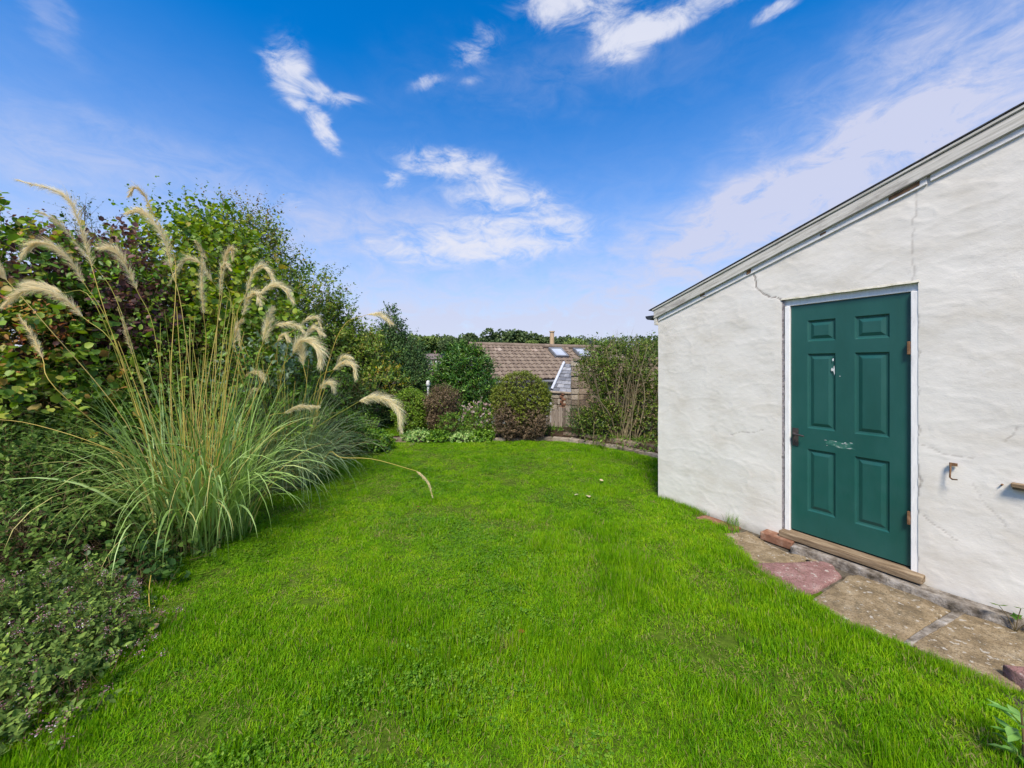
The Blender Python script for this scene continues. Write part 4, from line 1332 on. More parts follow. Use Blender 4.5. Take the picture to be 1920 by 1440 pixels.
shoots(vine, 301, [(30, 470, 14, 378, 4.0, 9), (60, 480, 74, 395, 4.1, 10), (-10, 470, 2, 388, 4.0, 10)], L_VINE, 0.10, 'round')
shoots(purple, 302, [(240, 520, 232, 400, 4.7, 16), (95, 500, 70, 425, 4.8, 14), (255, 540, 246, 432, 4.8, 16), (60, 500, 110, 430, 4.9, 14)], L_PURPLE, 0.07, 'round')
shoots(hazel, 303, [(380, 460, 345, 345, 6.2, 14), (330, 470, 300, 385, 6.1, 14), (400, 450, 402, 372, 6.2, 16), (420, 450, 385, 368, 6.3, 16), (300, 500, 282, 400, 6.0, 14), (440, 440, 425, 385, 6.4, 14)], L_HAZEL, 0.08, 'round')
shoots(browny, 304, [(450, 450, 455, 383, 7.9, 22), (470, 440, 490, 395, 7.9, 20), (500, 480, 520, 425, 7.9, 22), (520, 530, 552, 478, 7.9, 22), (430, 440, 438, 392, 7.9, 22)], L_BROWNTOP, 0.065, 'oval')
spire = plant('wispy_birch', 'thin wispy birch sapling rising above the purple shrub', 'tree', gb(160, 6.2),
              [lob(160, 420, 6.2, 16, 40), lob(158, 470, 6.2, 26, 40)], L_DARK, 90, 0.35, 8, 0.035, 'oval', 305, 0.008, trunk_to=at(160, 385, 6.2), stem_name='trunk', fol_name='crown', up=0.6)
sil = plant('silver_leaf_shrub', 'shrub with pale silvery leaf undersides below the arching plumes', 'shrub', gb(520, 5.6),
            [lob(505, 690, 5.35, 60, 40), lob(545, 715, 5.4, 30, 22), lob(450, 730, 5.2, 50, 40)], L_SILVER, 110, 0.3, 6, 0.085, 'oval', 27, 0.02, parts=90, flat=0.2)
plant('dark_shrub', 'dense dark green shrub under the trees right of the plumes', 'shrub', gb(620, 8.3),
      [lob(610, 745, 8.3, 55, 45), lob(655, 745, 8.5, 45, 42), lob(560, 760, 8.0, 60, 50), lob(690, 765, 9.3, 30, 25)], L_DARK, 1500, 0.3, 8, 0.05, 'oval', 29, 0.03)
plant('heath_mound', 'low rusty brown heath mound beside the clipped hedge plants', 'shrub', gb(580, 6.5),
      [lob(578, 800, 6.5, 52, 30, 0.4)], L_HEATH, 700, 0.12, 9, 0.022, 'needle', 31, 0.012, up=0.6, shell=(0.7, 1.0), rough=0.15)
plant('leafy_border_plant', 'bright green border plant with upright leafy shoots by the lawn', 'plant', gb(655, 6.9),
      [lob(650, 810, 6.9, 32, 30, 0.3), lob(640, 790, 7.0, 20, 18, 0.2), lob(668, 825, 6.8, 28, 18, 0.25)], L_BRIGHT, 330, 0.2, 7, 0.05, 'oval', 33, 0.012, up=0.6, parts=80)
plant('geranium_clump', 'rounded fresh green clump spilling onto the far left lawn corner', 'plant', gb(702, 7.2),
      [lob(702, 828, 7.2, 30, 17, 0.28), lob(715, 835, 7.1, 16, 9, 0.2)], L_BRIGHT, 260, 0.12, 6, 0.05, 'round', 35, 0.01, parts=60)
plant('dark_leafy_plant', 'dark green plant between the bright border plant and the rounded clump', 'plant', gb(685, 7.6),
      [lob(684, 808, 7.6, 22, 22, 0.25)], L_MID, 200, 0.2, 7, 0.045, 'oval', 36, 0.012, up=0.6)
# lower front layers
plant('cotoneaster', 'dark small-leaved cotoneaster spreading below the hedge at left', 'shrub', gb(150, 3.35),
      [lob(40, 900, 3.5, 140, 85), lob(130, 920, 3.4, 110, 70), lob(230, 1030, 3.15, 110, 75), lob(100, 1000, 3.1, 130, 80), lob(310, 1060, 3.05, 80, 55), lob(-60, 970, 3.2, 120, 100)],
      L_COTON, 2900, 0.26, 10, 0.046, 'oval', 37, 0.014, up=0.3, parts=0, rough=0.55)
plant('bramble_patch', 'patch of larger dark leaves at the foot of the pampas grass', 'shrub', gb(260, 2.75),
      [lob(235, 1075, 2.75, 60, 32, 0.2), lob(280, 1105, 2.68, 50, 28, 0.18)], L_DARK, 120, 0.18, 5, 0.05, 'round', 39, 0.008, parts=70)
plant('silver_edged_shrub', 'grey-green glossy shrub with toothed leaves at the left behind the cotoneaster', 'shrub', gb(90, 3.7),
      [lob(110, 860, 3.6, 60, 40), lob(50, 850, 3.7, 60, 45)], L_COTON, 200, 0.22, 6, 0.06, 'oval', 41, 0.012, parts=120)
plant('dead_clump', 'dark reddish brown dead clump in the shadow of the cotoneaster', 'shrub', gb(45, 3.0),
      [lob(45, 1005, 2.95, 42, 42, 0.16)], L_DEAD, 260, 0.12, 7, 0.03, 'lance', 43, 0.01)

# the flowering herb in the near left corner
herb = plant('marjoram', 'sprawling marjoram with purple flower heads in the near left corner', 'plant', gb(110, 1.95),
             [lob(50, 1190, 2.15, 115, 72, 0.35), lob(135, 1225, 2.02, 85, 52, 0.26), lob(20, 1290, 1.85, 125, 75, 0.28), lob(100, 1315, 1.76, 75, 46, 0.18), lob(-80, 1250, 2.0, 130, 120, 0.4), lob(-20, 1390, 1.6, 80, 55, 0.2), lob(205, 1235, 2.14, 36, 26, 0.12)],
             L_HERB, 3000, 0.14, 10, 0.029, 'oval', 45, 0.006, up=0.6, twigs=True, tw=0.0012, shell=(0.6, 1.05), rough=0.5)
hr = np.random.default_rng(46)
hl = [lob(70, 1170, 2.15, 130, 70, 0.35), lob(170, 1235, 2.0, 90, 55, 0.3), lob(60, 1290, 1.85, 120, 75, 0.28), lob(150, 1325, 1.72, 80, 50, 0.2), lob(-40, 1250, 2.0, 110, 120, 0.4), lob(235, 1245, 2.1, 40, 32, 0.15)]
hb_ = np.array(herb.location)
P, D, Nn, sz, ti, tips = sprigs(hr, [tuple(np.array(q[:3]) - hb_) + tuple(q[3:]) for q in hl], 330, 0.10, 1, 0.01, up=0.75, shell=(0.95, 1.1), rough=0.5)
fv = [tube_arrays(np.stack([t_[0], (t_[0] + t_[1]) / 2 + hr.normal(0, 0.004, 3), t_[1]]), [0.0016, 0.0013, 0.001], 3) for t_ in tips]
V, Q = join_arrays(fv)
link('flower_stems', make_mesh('flower_stems', V, Q, mats=[mottled('herb_stem', [(0.3, (0.09, 0.03, 0.03)), (0.7, (0.16, 0.09, 0.05))], 20, 2, 0.8, 0.2, 0)]), herb, kind='stuff')
heads = tips[:, 1]
k = 34
Pp = heads[:, None] + hr.normal(0, 1, (len(heads), k, 3)) * np.array((0.013, 0.013, 0.009))
Dd = unit(hr.normal(0, 1, (len(heads), k, 3)) + np.array((0, 0, 0.6)))
tt = np.clip(hr.beta(1.6, 2.6, (len(heads), k)) + (hr.uniform(0, 1, (len(heads), k)) < 0.10) * 0.7, 0, 1)
V, Q, tv_ = leaf_arrays(Pp.reshape(-1, 3), Dd.reshape(-1, 3), hr.normal(0, 1, (len(heads) * k, 3)), hr.uniform(0.005, 0.010, len(heads) * k), tt.ravel(), 'tiny')
link('flower_heads', make_mesh('flower_heads', V, Q, None, tv_, mats=[L_FLOWER]), herb, kind='stuff')
plant('ground_herb', 'low light green leaves creeping into the lawn beside the marjoram', 'plant', gb(200, 1.75),
      [lob(110, 1385, 1.64, 90, 22, 0.18), lob(170, 1330, 1.78, 60, 18, 0.15), lob(255, 1200, 2.2, 40, 20, 0.14)], L_BRIGHT, 260, 0.07, 6, 0.022, 'round', 47, 0)

# ------------------------------------------------------------------ pampas grass
M_STALK = LM('stalk_gold', (0.13, 0.16, 0.022), (0.24, 0.22, 0.035), (0.36, 0.27, 0.06), (0.46, 0.38, 0.14), trans=0.1, rough=0.5)
M_PLUME = LM('plume_cream', (0.56, 0.44, 0.21), (0.76, 0.64, 0.36), (0.86, 0.76, 0.50), (0.90, 0.84, 0.63), trans=0.4, rough=0.8, spec=0.1)
M_BLADE = LM('pampas_blade', (0.055, 0.110, 0.014), (0.120, 0.200, 0.034), (0.205, 0.300, 0.078), (0.31, 0.41, 0.16), (0.40, 0.30, 0.09), trans=0.25, rough=0.4, spec=0.4)
M_BLADEB = LM('pampas_blade_fine', (0.060, 0.105, 0.034), (0.120, 0.185, 0.070), (0.200, 0.275, 0.130), (0.30, 0.38, 0.20), (0.40, 0.29, 0.09), trans=0.25, rough=0.45, spec=0.35)


def blade_arrays(rng, base, az, tilt, length, bend, width, segs=12, tint=None, twist=0.3, floor=0.01):
    """long arching leaf blades: leave at a tilt from the vertical and bend over"""
    n_ = len(az)
    th = np.asarray(tilt).copy()
    pos = np.array(base, dtype=np.float64)
    hd_ = np.stack([np.cos(az), np.sin(az), np.zeros(n_)], -1)
    sd = np.stack([-np.sin(az), np.cos(az), np.zeros(n_)], -1)
    sd = unit(sd + hd_ * rng.normal(0, twist, n_)[:, None] + np.array((0, 0, 1.0)) * rng.normal(0, twist, n_)[:, None])
    Vs = []
    for k_ in range(segs + 1):
        t = k_ / segs
        w_ = width * np.clip(0.75 + 0.6 * t, 0, 1) * (1 - t ** 3.0)
        w_ = np.maximum(w_, 0.0004)[:, None]
        Vs += [pos - sd * w_ / 2, pos + sd * w_ / 2]
        st = (length / segs)[:, None]
        pos = pos + st * (hd_ * np.sin(th)[:, None] + np.array((0, 0, 1.0)) * np.cos(th)[:, None])
        low_ = pos[:, 2] < floor
        pos[low_, 2] = floor
        th = np.minimum(th + bend / segs * (0.35 + 1.5 * t), 3.0)
    V = np.stack(Vs, 1)
    nv = V.shape[1]
    o = (np.arange(n_) * nv)[:, None]
    Q = np.concatenate([o + np.array((2 * k_, 2 * k_ + 1, 2 * k_ + 3, 2 * k_ + 2)) for k_ in range(segs)])
    return V.reshape(-1, 3), Q, np.repeat(tint, nv), nv


def clump(name, label, base, n, seed, rad, length, width, mat, nparts, tilt=(0.05, 0.8), bend=(0.9, 2.4), up_share=0.6):
    rng = np.random.default_rng(seed)
    root = thing(name, label, 'ornamental grass', base)

    def gen(m_, wmul=1.0, front=False, lmul=1.0):
        az = rng.uniform(0, 2 * PI, m_)
        if front:
            az = rng.uniform(PI * 0.95, 2 * PI * 1.02, m_)
        r = rad * np.sqrt(rng.uniform(0, 1, m_))
        a2 = az + rng.normal(0, 0.9, m_)
        bp_ = np.stack([r * np.cos(a2), r * np.sin(a2), np.zeros(m_)], -1)
        ti = np.clip(rng.normal(0.46, 0.18, m_), 0, 0.80)
        dry = rng.uniform(0, 1, m_) < 0.10
        ti[dry] = rng.uniform(0.9, 1, dry.sum())
        return blade_arrays(rng, bp_, az, rng.uniform(*tilt, m_), lmul * length * rng.uniform(0.6, 1.15, m_), rng.uniform(*bend, m_), wmul * width * rng.uniform(0.55, 1.2, m_), tint=ti)
    V, Q, ti, nv = gen(n)
    link('leaf_blades', make_mesh('leaf_blades', V, Q, None, ti, mats=[mat]), root, kind='stuff')
    m_ = int(n * up_share)                          # upright blades mixed up through the stalks
    az = rng.uniform(0, 2 * PI, m_)
    r = rad * 0.9 * np.sqrt(rng.uniform(0, 1, m_))
    a2 = az + rng.normal(0, 0.9, m_)
    V, Q, ti, nv = blade_arrays(rng, np.stack([r * np.cos(a2), r * np.sin(a2), np.zeros(m_)], -1), az, rng.uniform(0.0, 0.22, m_), length * rng.uniform(0.75, 1.3, m_), rng.uniform(0.15, 1.5, m_), width * rng.uniform(0.5, 1.0, m_), tint=np.clip(rng.normal(0.40, 0.16, m_), 0, 0.8))
    link('upright_blades', make_mesh('upright_blades', V, Q, None, ti, mats=[mat]), root, kind='stuff')
    V, Q, ti, nv = gen(nparts, 1.5, True, 1.05)
    for k_ in range(nparts):
        me = make_mesh('leaf_blade', V[k_ * nv:(k_ + 1) * nv], Q[:12] if False else np.array([(2 * q, 2 * q + 1, 2 * q + 3, 2 * q + 2) for q in range(nv // 2 - 1)]), None, ti[k_ * nv:(k_ + 1) * nv], mats=[mat])
        link('leaf_blade', me, root)
    return root


BASE_A = np.array((-2.88, 3.50, 0.0))
BASE_B = np.array((-3.10, 5.10, 0.0))
clA = clump('pampas_grass', 'tall pampas grass with the leftmost cream plumes in the left border', BASE_A, 230, 51, 0.42, 1.42, 0.0145, M_BLADE, 90, (0.02, 0.42), (1.2, 3.0), 0.9)
clB = clump('pampas_grass', 'finer grey-green pampas clump arching over the lawn behind the near one', BASE_B, 1000, 52, 0.42, 1.38, 0.0075, M_BLADEB, 60, (0.05, 0.75), (1.0, 2.8), 0.5)
# dry thatch and young shoots in the heart of the near clump
rng = np.random.default_rng(53)


def plume_arrays(rng, path, n, lmax, droop=0.7, w=0.0016):
    """hundreds of fine drooping hairs along the flower stalk"""
    nb = max(12, n // 15)                              # the hairs hang in separate locks
    tb = np.sort(rng.uniform(0, 1, nb) ** 0.9)
    pb = unit(rng.normal(0, 1, (nb, 3)))
    lb_ = rng.uniform(0.6, 1.2, nb)
    own = rng.integers(0, nb, n)
    free = rng.uniform(0, 1, n) < 0.35
    ts = np.clip(np.where(free, rng.uniform(0, 1, n), tb[own] + rng.normal(0, 0.012, n)), 0, 1)
    sp_ = spline(path, 60)
    T = unit(np.gradient(sp_, axis=0))
    i = np.clip((ts * 59).astype(int), 0, 59)
    o = sp_[i]
    tg = T[i]
    L_ = lmax * (0.35 + 0.65 * np.sin(np.clip(ts * 0.9 + 0.12, 0, 1) * PI)) * rng.uniform(0.45, 1.1, n) * lb_[own]
    pr = unit(np.cross(tg, unit(pb[own] + rng.normal(0, 0.30, (n, 3)))))
    d = unit(tg * 0.85 + pr * 0.42)
    pos = o.copy()
    sd = unit(np.cross(d, rng.normal(0, 1, (n, 3))))
    Vs = []
    segs = 3
    for k_ in range(segs + 1):
        t = k_ / segs
        ww = w * (1 - t * 0.75) * rng.uniform(0.8, 1.2, n)[:, None] * 0.5
        Vs += [pos - sd * ww, pos + sd * ww]
        pos = pos + d * (L_ / segs)[:, None]
        d = unit(d + np.array((0, 0, -1.0)) * (droop * (0.25 + 0.5 * t)))
    V = np.stack(Vs, 1)
    nv = V.shape[1]
    oo = (np.arange(n) * nv)[:, None]
    Q = np.concatenate([oo + np.array((2 * k_, 2 * k_ + 1, 2 * k_ + 3, 2 * k_ + 2)) for k_ in range(segs)])
    ti = np.clip(rng.normal(0.55, 0.2, n), 0, 1)
    return V.reshape(-1, 3), Q, np.repeat(ti, nv)


def stalk(path, r, mat, root, ti, name='stem'):
    V, Q = tube_arrays(path, np.linspace(r, r * 0.55, len(path)), 5)
    return link(name, make_mesh(name, V, Q, None, np.full(len(V), ti), mats=[mat]), root)


# (clump, distance, hair length, fullness, points of the plume from stalk to tip in the photograph)
PL = [
    ('A', 3.45, .10, 1.0, [(172, 500), (143, 410), (112, 362), (28, 336)]),
    ('A', 3.65, .08, .5, [(160, 480), (138, 440), (118, 416), (95, 404)]),
    ('A', 3.60, .06, .6, [(284, 395), (276, 368), (265, 358), (257, 378)]),
    ('A', 3.40, .10, 1.1, [(321, 503), (306, 446), (283, 412), (260, 394), (230, 400)]),
    ('A', 3.30, .10, 1.0, [(157, 530), (140, 490), (110, 463), (87, 467), (73, 495)]),
    ('A', 3.55, .09, .8, [(256, 543), (240, 497), (223, 472), (200, 470)]),
    ('A', 2.95, .10, 1.2, [(155, 594), (127, 562), (93, 545), (57, 552), (31, 580)]),
    ('A', 3.10, .10, .8, [(115, 548), (60, 532), (15, 530)]),
    ('A', 3.00, .09, .8, [(13, 526), (2, 508), (-20, 480)]),
    ('A', 2.90, .05, .6, [(80, 672), (50, 634), (8, 588)]),
    ('A', 3.20, .035, .5, [(250, 668), (247, 630), (246, 588)]),
    ('A', 3.70, .09, .8, [(398, 528), (383, 496), (360, 493), (338, 538)]),
    ('A', 3.60, .07, .8, [(382, 590), (389, 540), (400, 487)]),
    ('A', 3.85, .06, .5, [(389, 490), (383, 472), (377, 456)]),
    ('A', 3.60, .07, .8, [(412, 555), (420, 514), (432, 498), (447, 512)]),
    ('A', 3.80, .06, .7, [(420, 508), (424, 484), (436, 468), (441, 488)]),
    ('B', 4.90, .13, .9, [(462, 548), (472, 515), (489, 501), (507, 511), (515, 533)]),
    ('B', 4.80, .12, .9, [(488, 551), (511, 535), (533, 541), (549, 568)]),
    ('B', 4.80, .13, .9, [(455, 592), (469, 560), (486, 553), (497, 574)]),
    ('B', 4.70, .10, .8, [(493, 642), (497, 605), (503, 574)]),
    ('B', 5.10, .10, .6, [(556, 616), (572, 599), (589, 595), (599, 616)]),
    ('B', 5.00, .13, .9, [(497, 642), (511, 614), (535, 609), (562, 613), (579, 626)]),
    ('B', 5.10, .10, .7, [(571, 630), (588, 617), (608, 629)]),
    ('B', 4.60, .15, 1.3, [(549, 664), (564, 641), (587, 642), (603, 660), (607, 688)]),
    ('B', 4.70, .11, .8, [(569, 686), (567, 665), (566, 648)]),
    ('B', 5.30, .11, .7, [(629, 691), (644, 671), (665, 671)]),
    ('B', 5.10, .13, .9, [(624, 694), (646, 681), (666, 685), (675, 710)]),
    ('B', 5.40, .12, .6, [(688, 590), (711, 590), (735, 607)]),
    ('B', 5.20, .11, .8, [(599, 730), (611, 719), (624, 719), (634, 734)]),
    ('B', 4.90, .15, 1.2, [(673, 753), (696, 746), (721, 747), (742, 759), (752, 776), (756, 805)]),
    ('B', 4.30, .05, .5, [(780, 883), (790, 892), (802, 908), (810, 936)]),
    ('B', 4.60, .09, .7, [(533, 774), (562, 763), (598, 762)]),
    ('B', 4.90, .10, .7, [(457, 710), (475, 699), (493, 700), (506, 715)]),
    ('A', 3.90, .06, .5, [(440, 602), (455, 620), (466, 650)]),
    ('B', 4.90, .08, .6, [(520, 640), (532, 628), (545, 640)]),
    ('B', 4.75, .08, .6, [(462, 755), (477, 735), (490, 728)]),
    ('A', 3.50, .05, .4, [(437, 655), (447, 615), (462, 600)]),
]
STEM_VIA = {27: [(645, 610)], 29: [(600, 797)], 30: [(640, 858), (700, 861)]}
for i, (cl, D, hl_, full, pts) in enumerate(PL):
    root = clA if cl == 'A' else clB
    base = BASE_A if cl == 'A' else BASE_B
    jit = rng.uniform(-0.10, 0.10)
    pth = np.array([at(px, py, D + jit) for px, py in pts])
    # the plume nods a little towards or away from the camera
    pth[:, 1] += np.linspace(0, rng.uniform(-0.14, 0.10), len(pth))
    loc = pth - base
    p0 = loc[0]
    foot = np.array((np.clip(p0[0] * 0.22, -0.28, 0.30) + rng.normal(0, 0.05), rng.normal(0, 0.10), 0.0))
    tan = unit(loc[1] - loc[0])
    dist = np.linalg.norm(p0 - foot)
    via = [np.array(at(px, py, D + jit)) - base for px, py in STEM_VIA.get(i, [])]
    if via:
        sp_pts = [foot, foot * 0.4 + via[0] * 0.6 + np.array((0, 0, 0.10 * dist))] + via + [p0]
    else:
        q1 = p0 - tan * dist * 0.16
        sp_pts = [foot, foot + (q1 - foot) * 0.5 + np.array((0, 0, 0.03 * dist)) + rng.normal(0, 0.010, 3) * dist, q1, p0]
    sp_ = spline(sp_pts, 16)
    whole = np.concatenate([sp_, spline(loc, 8)[1:]])
    stalk(whole, 0.0036 if cl == 'A' else 0.0046, M_STALK, root, rng.uniform(0.15, 0.85))
    V, Q, ti = plume_arrays(rng, loc, int(1250 * full * rng.uniform(0.75, 1.25)), hl_ * rng.uniform(1.1, 1.55), w=0.0018 if cl == 'A' else 0.0026)
    ti = np.clip(ti + (0.0 if cl == 'A' else 0.12) - (0.18 if hl_ <= .06 else 0), 0, 1)
    link('plume', make_mesh('plume', V, Q, None, ti, mats=[M_PLUME]), root)
for cl, base, n_, zt in (('A', BASE_A, 58, (0.9, 2.2)), ('B', BASE_B, 34, (0.9, 1.9))):          # stalks without a plume
    root = clA if cl == 'A' else clB
    for k_ in range(n_):
        a_ = rng.uniform(0, 2 * PI)
        f0 = np.array((0.22 * math.cos(a_), 0.2 * math.sin(a_), 0)) * rng.uniform(0.2, 1.2)
        h_ = rng.uniform(*zt)
        ln_ = rng.normal(0, 0.16, 2)
        e = f0 + np.array((ln_[0] * h_ + f0[0] * 0.5, ln_[1] * h_, h_))
        m_ = (f0 + e) / 2 + np.array((rng.normal(0, 0.02), rng.normal(0, 0.02), 0))
        stalk(spline([f0, m_, e], 9), rng.uniform(0.0026, 0.0048), M_STALK, root, rng.uniform(0, 1))
# two stalks that have fallen over to the left and front
for pts in ([(330, 985, 3.4), (270, 880, 3.2), (180, 832, 3.0), (60, 795, 2.9), (-20, 785, 2.85)], [(285, 1180, 2.35), (280, 1100, 2.6), (300, 1030, 3.0), (350, 960, 3.4)]):
    stalk(spline([at(*p) - BASE_A for p in pts], 16), 0.0036, M_STALK, clA, 0.6)

# ------------------------------------------------------------------ the middle of the garden
plant('clipped_shrub', 'rounded clipped light green shrub left of the brown one', 'shrub', gb(770, 9.1),
      [lob(770, 766, 9.1, 31, 34, 0.4), lob(772, 788, 9.05, 27, 22, 0.36)], L_BOX, 2600, 0.10, 9, 0.036, 'oval', 61, 0.02, shell=(0.82, 1.0), rough=0.12, up=0.3)
br = plant('browned_shrub', 'flat-topped shrub gone brown between the clipped shrub and the laurel', 'shrub', gb(830, 8.9),
           [lob(829, 752, 8.9, 27, 24, 0.34), lob(830, 782, 8.9, 24, 26, 0.3)], L_DEAD, 1500, 0.16, 8, 0.034, 'oval', 62, 0.02, shell=(0.7, 1.0), rough=0.2, n_per=9)
add_extra(br, 63, [lob(829, 752, 8.9, 27, 24, 0.34)], L_OLIVE, 130, 0.12, 6, 0.03, 'oval', 'green_leaves', shell=(0.8, 1.0))
lau = plant('laurel_bush', 'glossy dark green laurel bush with upright shoots in front of the tiled roof', 'shrub', gb(872, 10.3),
            [lob(866, 695, 10.3, 38, 40), lob(893, 700, 10.3, 26, 38), lob(842, 720, 10.3, 32, 34), lob(880, 740, 10.2, 48, 36), lob(850, 770, 10.2, 46, 36), lob(900, 770, 10.2, 32, 40)],
            L_LAUREL, 2100, 0.34, 9, 0.115, 'lance', 64, 0.05, up=0.65, parts=160, spread=0.7)
add_extra(lau, 65, [lob(858, 668, 10.25, 22, 16), lob(886, 672, 10.25, 20, 16), lob(908, 690, 10.25, 12, 16)], L_BRIGHT, 36, 0.4, 9, 0.10, 'lance', 'young_shoots', up=0.85)
sed = plant('flowering_shrub', 'green flowering shrub with faded pinkish white heads left of the topiary', 'shrub', gb(895, 8.35),
            [lob(896, 790, 8.35, 27, 26, 0.3), lob(892, 808, 8.3, 28, 18, 0.28)], L_BRIGHT, 420, 0.2, 8, 0.042, 'oval', 66, 0.012, up=0.55)
add_extra(sed, 67, [lob(897, 778, 8.3, 27, 24, 0.28)], L_PINKW, 85, 0.08, 14, 0.032, 'tiny', 'flower_heads', shell=(0.92, 1.08), up=0.6)
add_extra(sed, 69, [lob(925, 805, 8.45, 14, 14, 0.15)], L_PINKW, 30, 0.06, 10, 0.026, 'tiny', 'faded_heads')
plant('small_standard_shrub', 'small green rose bush on a short bare stem in the far bed', 'shrub', gb(846, 8.2),
      [lob(846, 797, 8.2, 21, 17, 0.22)], L_MID, 170, 0.15, 8, 0.045, 'oval', 68, 0.014, trunk_to=at(846, 806, 8.2))
for i, (px, py, rx, ry, lm_, lab) in enumerate(((785, 822, 28, 10, L_PALE, 'leftmost variegated ground-cover clump edging the far lawn'), (822, 822, 22, 11, L_BRIGHT, 'light green ground-cover clump left of the small rose bush'),
                                                (872, 822, 28, 10, L_PALE, 'pale variegated ground-cover clump below the flowering shrub'), (903, 821, 20, 11, L_BRIGHT, 'yellow-green leafy clump at the left foot of the topiary'))):
    plant('ground_cover_clump', lab, 'plant', gb(px, 8.1), [lob(px, py, 8.1, rx, ry, 0.2)], lm_, 320, 0.10, 6, 0.048, 'round', 70 + i, 0, twigs=False, group='ground cover along the far lawn edge')
top = plant('topiary_ball', 'large clipped ball shrub yellow-green above and brown below', 'shrub', gb(976, 8.5),
            [lob(977, 746, 8.5, 51, 46, 0.60), lob(950, 754, 8.5, 26, 30, 0.5), lob(1004, 757, 8.5, 26, 34, 0.5), lob(978, 776, 8.1, 20, 22, 0.2)], L_TOPIARY, 3600, 0.10, 10, 0.034, 'oval', 75, 0.05, tmat=M_BARK, trunk_to=at(976, 800, 8.5), stem_name='trunk', shell=(0.86, 1.0), rough=0.09, up=0.25)
add_extra(top, 76, [lob(948, 780, 8.20, 18, 30, 0.34), lob(1000, 786, 8.15, 21, 28, 0.34), lob(976, 796, 8.35, 44, 30, 0.50), lob(974, 814, 8.45, 30, 17, 0.36), lob(952, 790, 8.02, 18, 26, 0.16), lob(1000, 796, 8.02, 18, 24, 0.16)], L_DEAD, 3000, 0.12, 9, 0.030, 'oval', 'brown_dieback', shell=(0.78, 1.0), rough=0.14)
plant('dark_corner_shrub', 'small dark evergreen against the stone wall behind the edging', 'shrub', gb(1088, 8.3),
      [lob(1083, 783, 8.3, 18, 17, 0.2), lob(1090, 803, 8.2, 26, 18, 0.24)], L_DARK, 420, 0.14, 8, 0.03, 'oval', 77, 0.014)
plant('low_border_plant', 'low green plant at the foot of the grey timber fence', 'plant', gb(1038, 8.7),
      [lob(1036, 812, 8.7, 22, 10, 0.22)], L_MID, 160, 0.1, 7, 0.036, 'oval', 78, 0)
# climber on the stone wall
clm = thing('wall_climber', 'twiggy olive green climber covering the stone wall beside the shed', 'shrub', gb(1170, 7.75))
cb = np.array(clm.location)
r_ = np.random.default_rng(80)
its, ends = [], []
for k_ in range(46):
    x0 = r_.normal(1168, 22)
    x1 = 1165 + (x0 - 1168) * 1.5 + r_.normal(0, 34)
    x1 = np.clip(x1, 1092, 1262)
    y1 = r_.uniform(642, 730)
    D0, D1 = 7.70 + r_.normal(0, 0.12), 7.75 + r_.normal(0, 0.22)
    p = spline([at(x0, 832, D0) * np.array((1, 1, 0)), at((x0 + x1) / 2 + r_.normal(0, 9), (832 + y1) / 2, (D0 + D1) / 2), at(x1, y1, D1)], 10) - cb
    its.append(tube_arrays(p, np.linspace(r_.uniform(0.010, 0.026), 0.005, 10), 5))
    ends.append(p)
M_CLSTEM = mottled('climber_stem', [(0.3, (0.10, 0.085, 0.045)), (0.7, (0.24, 0.20, 0.12))], 14, 4, 0.85, 0.2, 0)
for k_, (V, Q) in enumerate(its):
    link('stem', make_mesh('stem', V, Q, smooth=True, mats=[M_CLSTEM]), clm)
add_extra(clm, 81, [lob(1120, 690, 8.0, 30, 42, 0.35), lob(1165, 690, 8.0, 45, 44, 0.4), lob(1215, 700, 7.95, 38, 56, 0.4), lob(1180, 760, 7.95, 75, 40, 0.35), lob(1130, 790, 7.8, 40, 30, 0.3), lob(1210, 800, 7.8, 36, 34, 0.3)],
          L_CLIMB, 2500, 0.26, 8, 0.052, 'oval', 'foliage', up=0.5, rough=0.5)
add_extra(clm, 82, [lob(1140, 668, 7.95, 25, 22, 0.2), lob(1188, 672, 7.95, 20, 24, 0.2)], L_BRIGHT, 70, 0.2, 7, 0.045, 'oval', 'young_leaves', up=0.6)
add_extra(clm, 83, [lob(1150, 740, 7.85, 60, 60, 0.3), lob(1200, 770, 7.85, 50, 50, 0.3)], L_DEAD, 350, 0.2, 7, 0.042, 'oval', 'withered_leaves')
P, D, Nn, sz, ti, tips = sprigs(r_, [tuple(np.array(lob(1165, 680, 8.0, 75, 42, 0.4)[:3]) - cb) + tuple(lob(1165, 680, 8.0, 75, 42, 0.4)[3:])], 260, 0.4, 1, 0.03, up=0.6)
V, T = twig_arrays(tips, 0.005)
link('twigs', make_mesh('twigs', V, None, T, mats=[M_CLSTEM]), clm, kind='stuff')
plant('weedy_fringe', 'weedy green fringe under the climber by the edging stones', 'plant', gb(1170, 7.3),
      [lob(1150, 830, 7.4, 40, 10, 0.25), lob(1215, 838, 7.0, 26, 14, 0.25)], L_MID, 240, 0.12, 6, 0.036, 'oval', 84, 0)

# ------------------------------------------------------------------ stonework at the far end
M_STONE = mottled('garden_stone', [(0.25, (0.15, 0.12, 0.09)), (0.5, (0.30, 0.25, 0.19)), (0.75, (0.44, 0.39, 0.31))], 5, 7, 0.95, 0.15, 0.8, 24, 0.02, rand=0.45)
M_STONED = mottled('wall_stone', [(0.25, (0.10, 0.075, 0.055)), (0.5, (0.21, 0.16, 0.115)), (0.75, (0.34, 0.27, 0.20))], 5, 7, 0.95, 0.15, 0.8, 24, 0.02, rand=0.5)


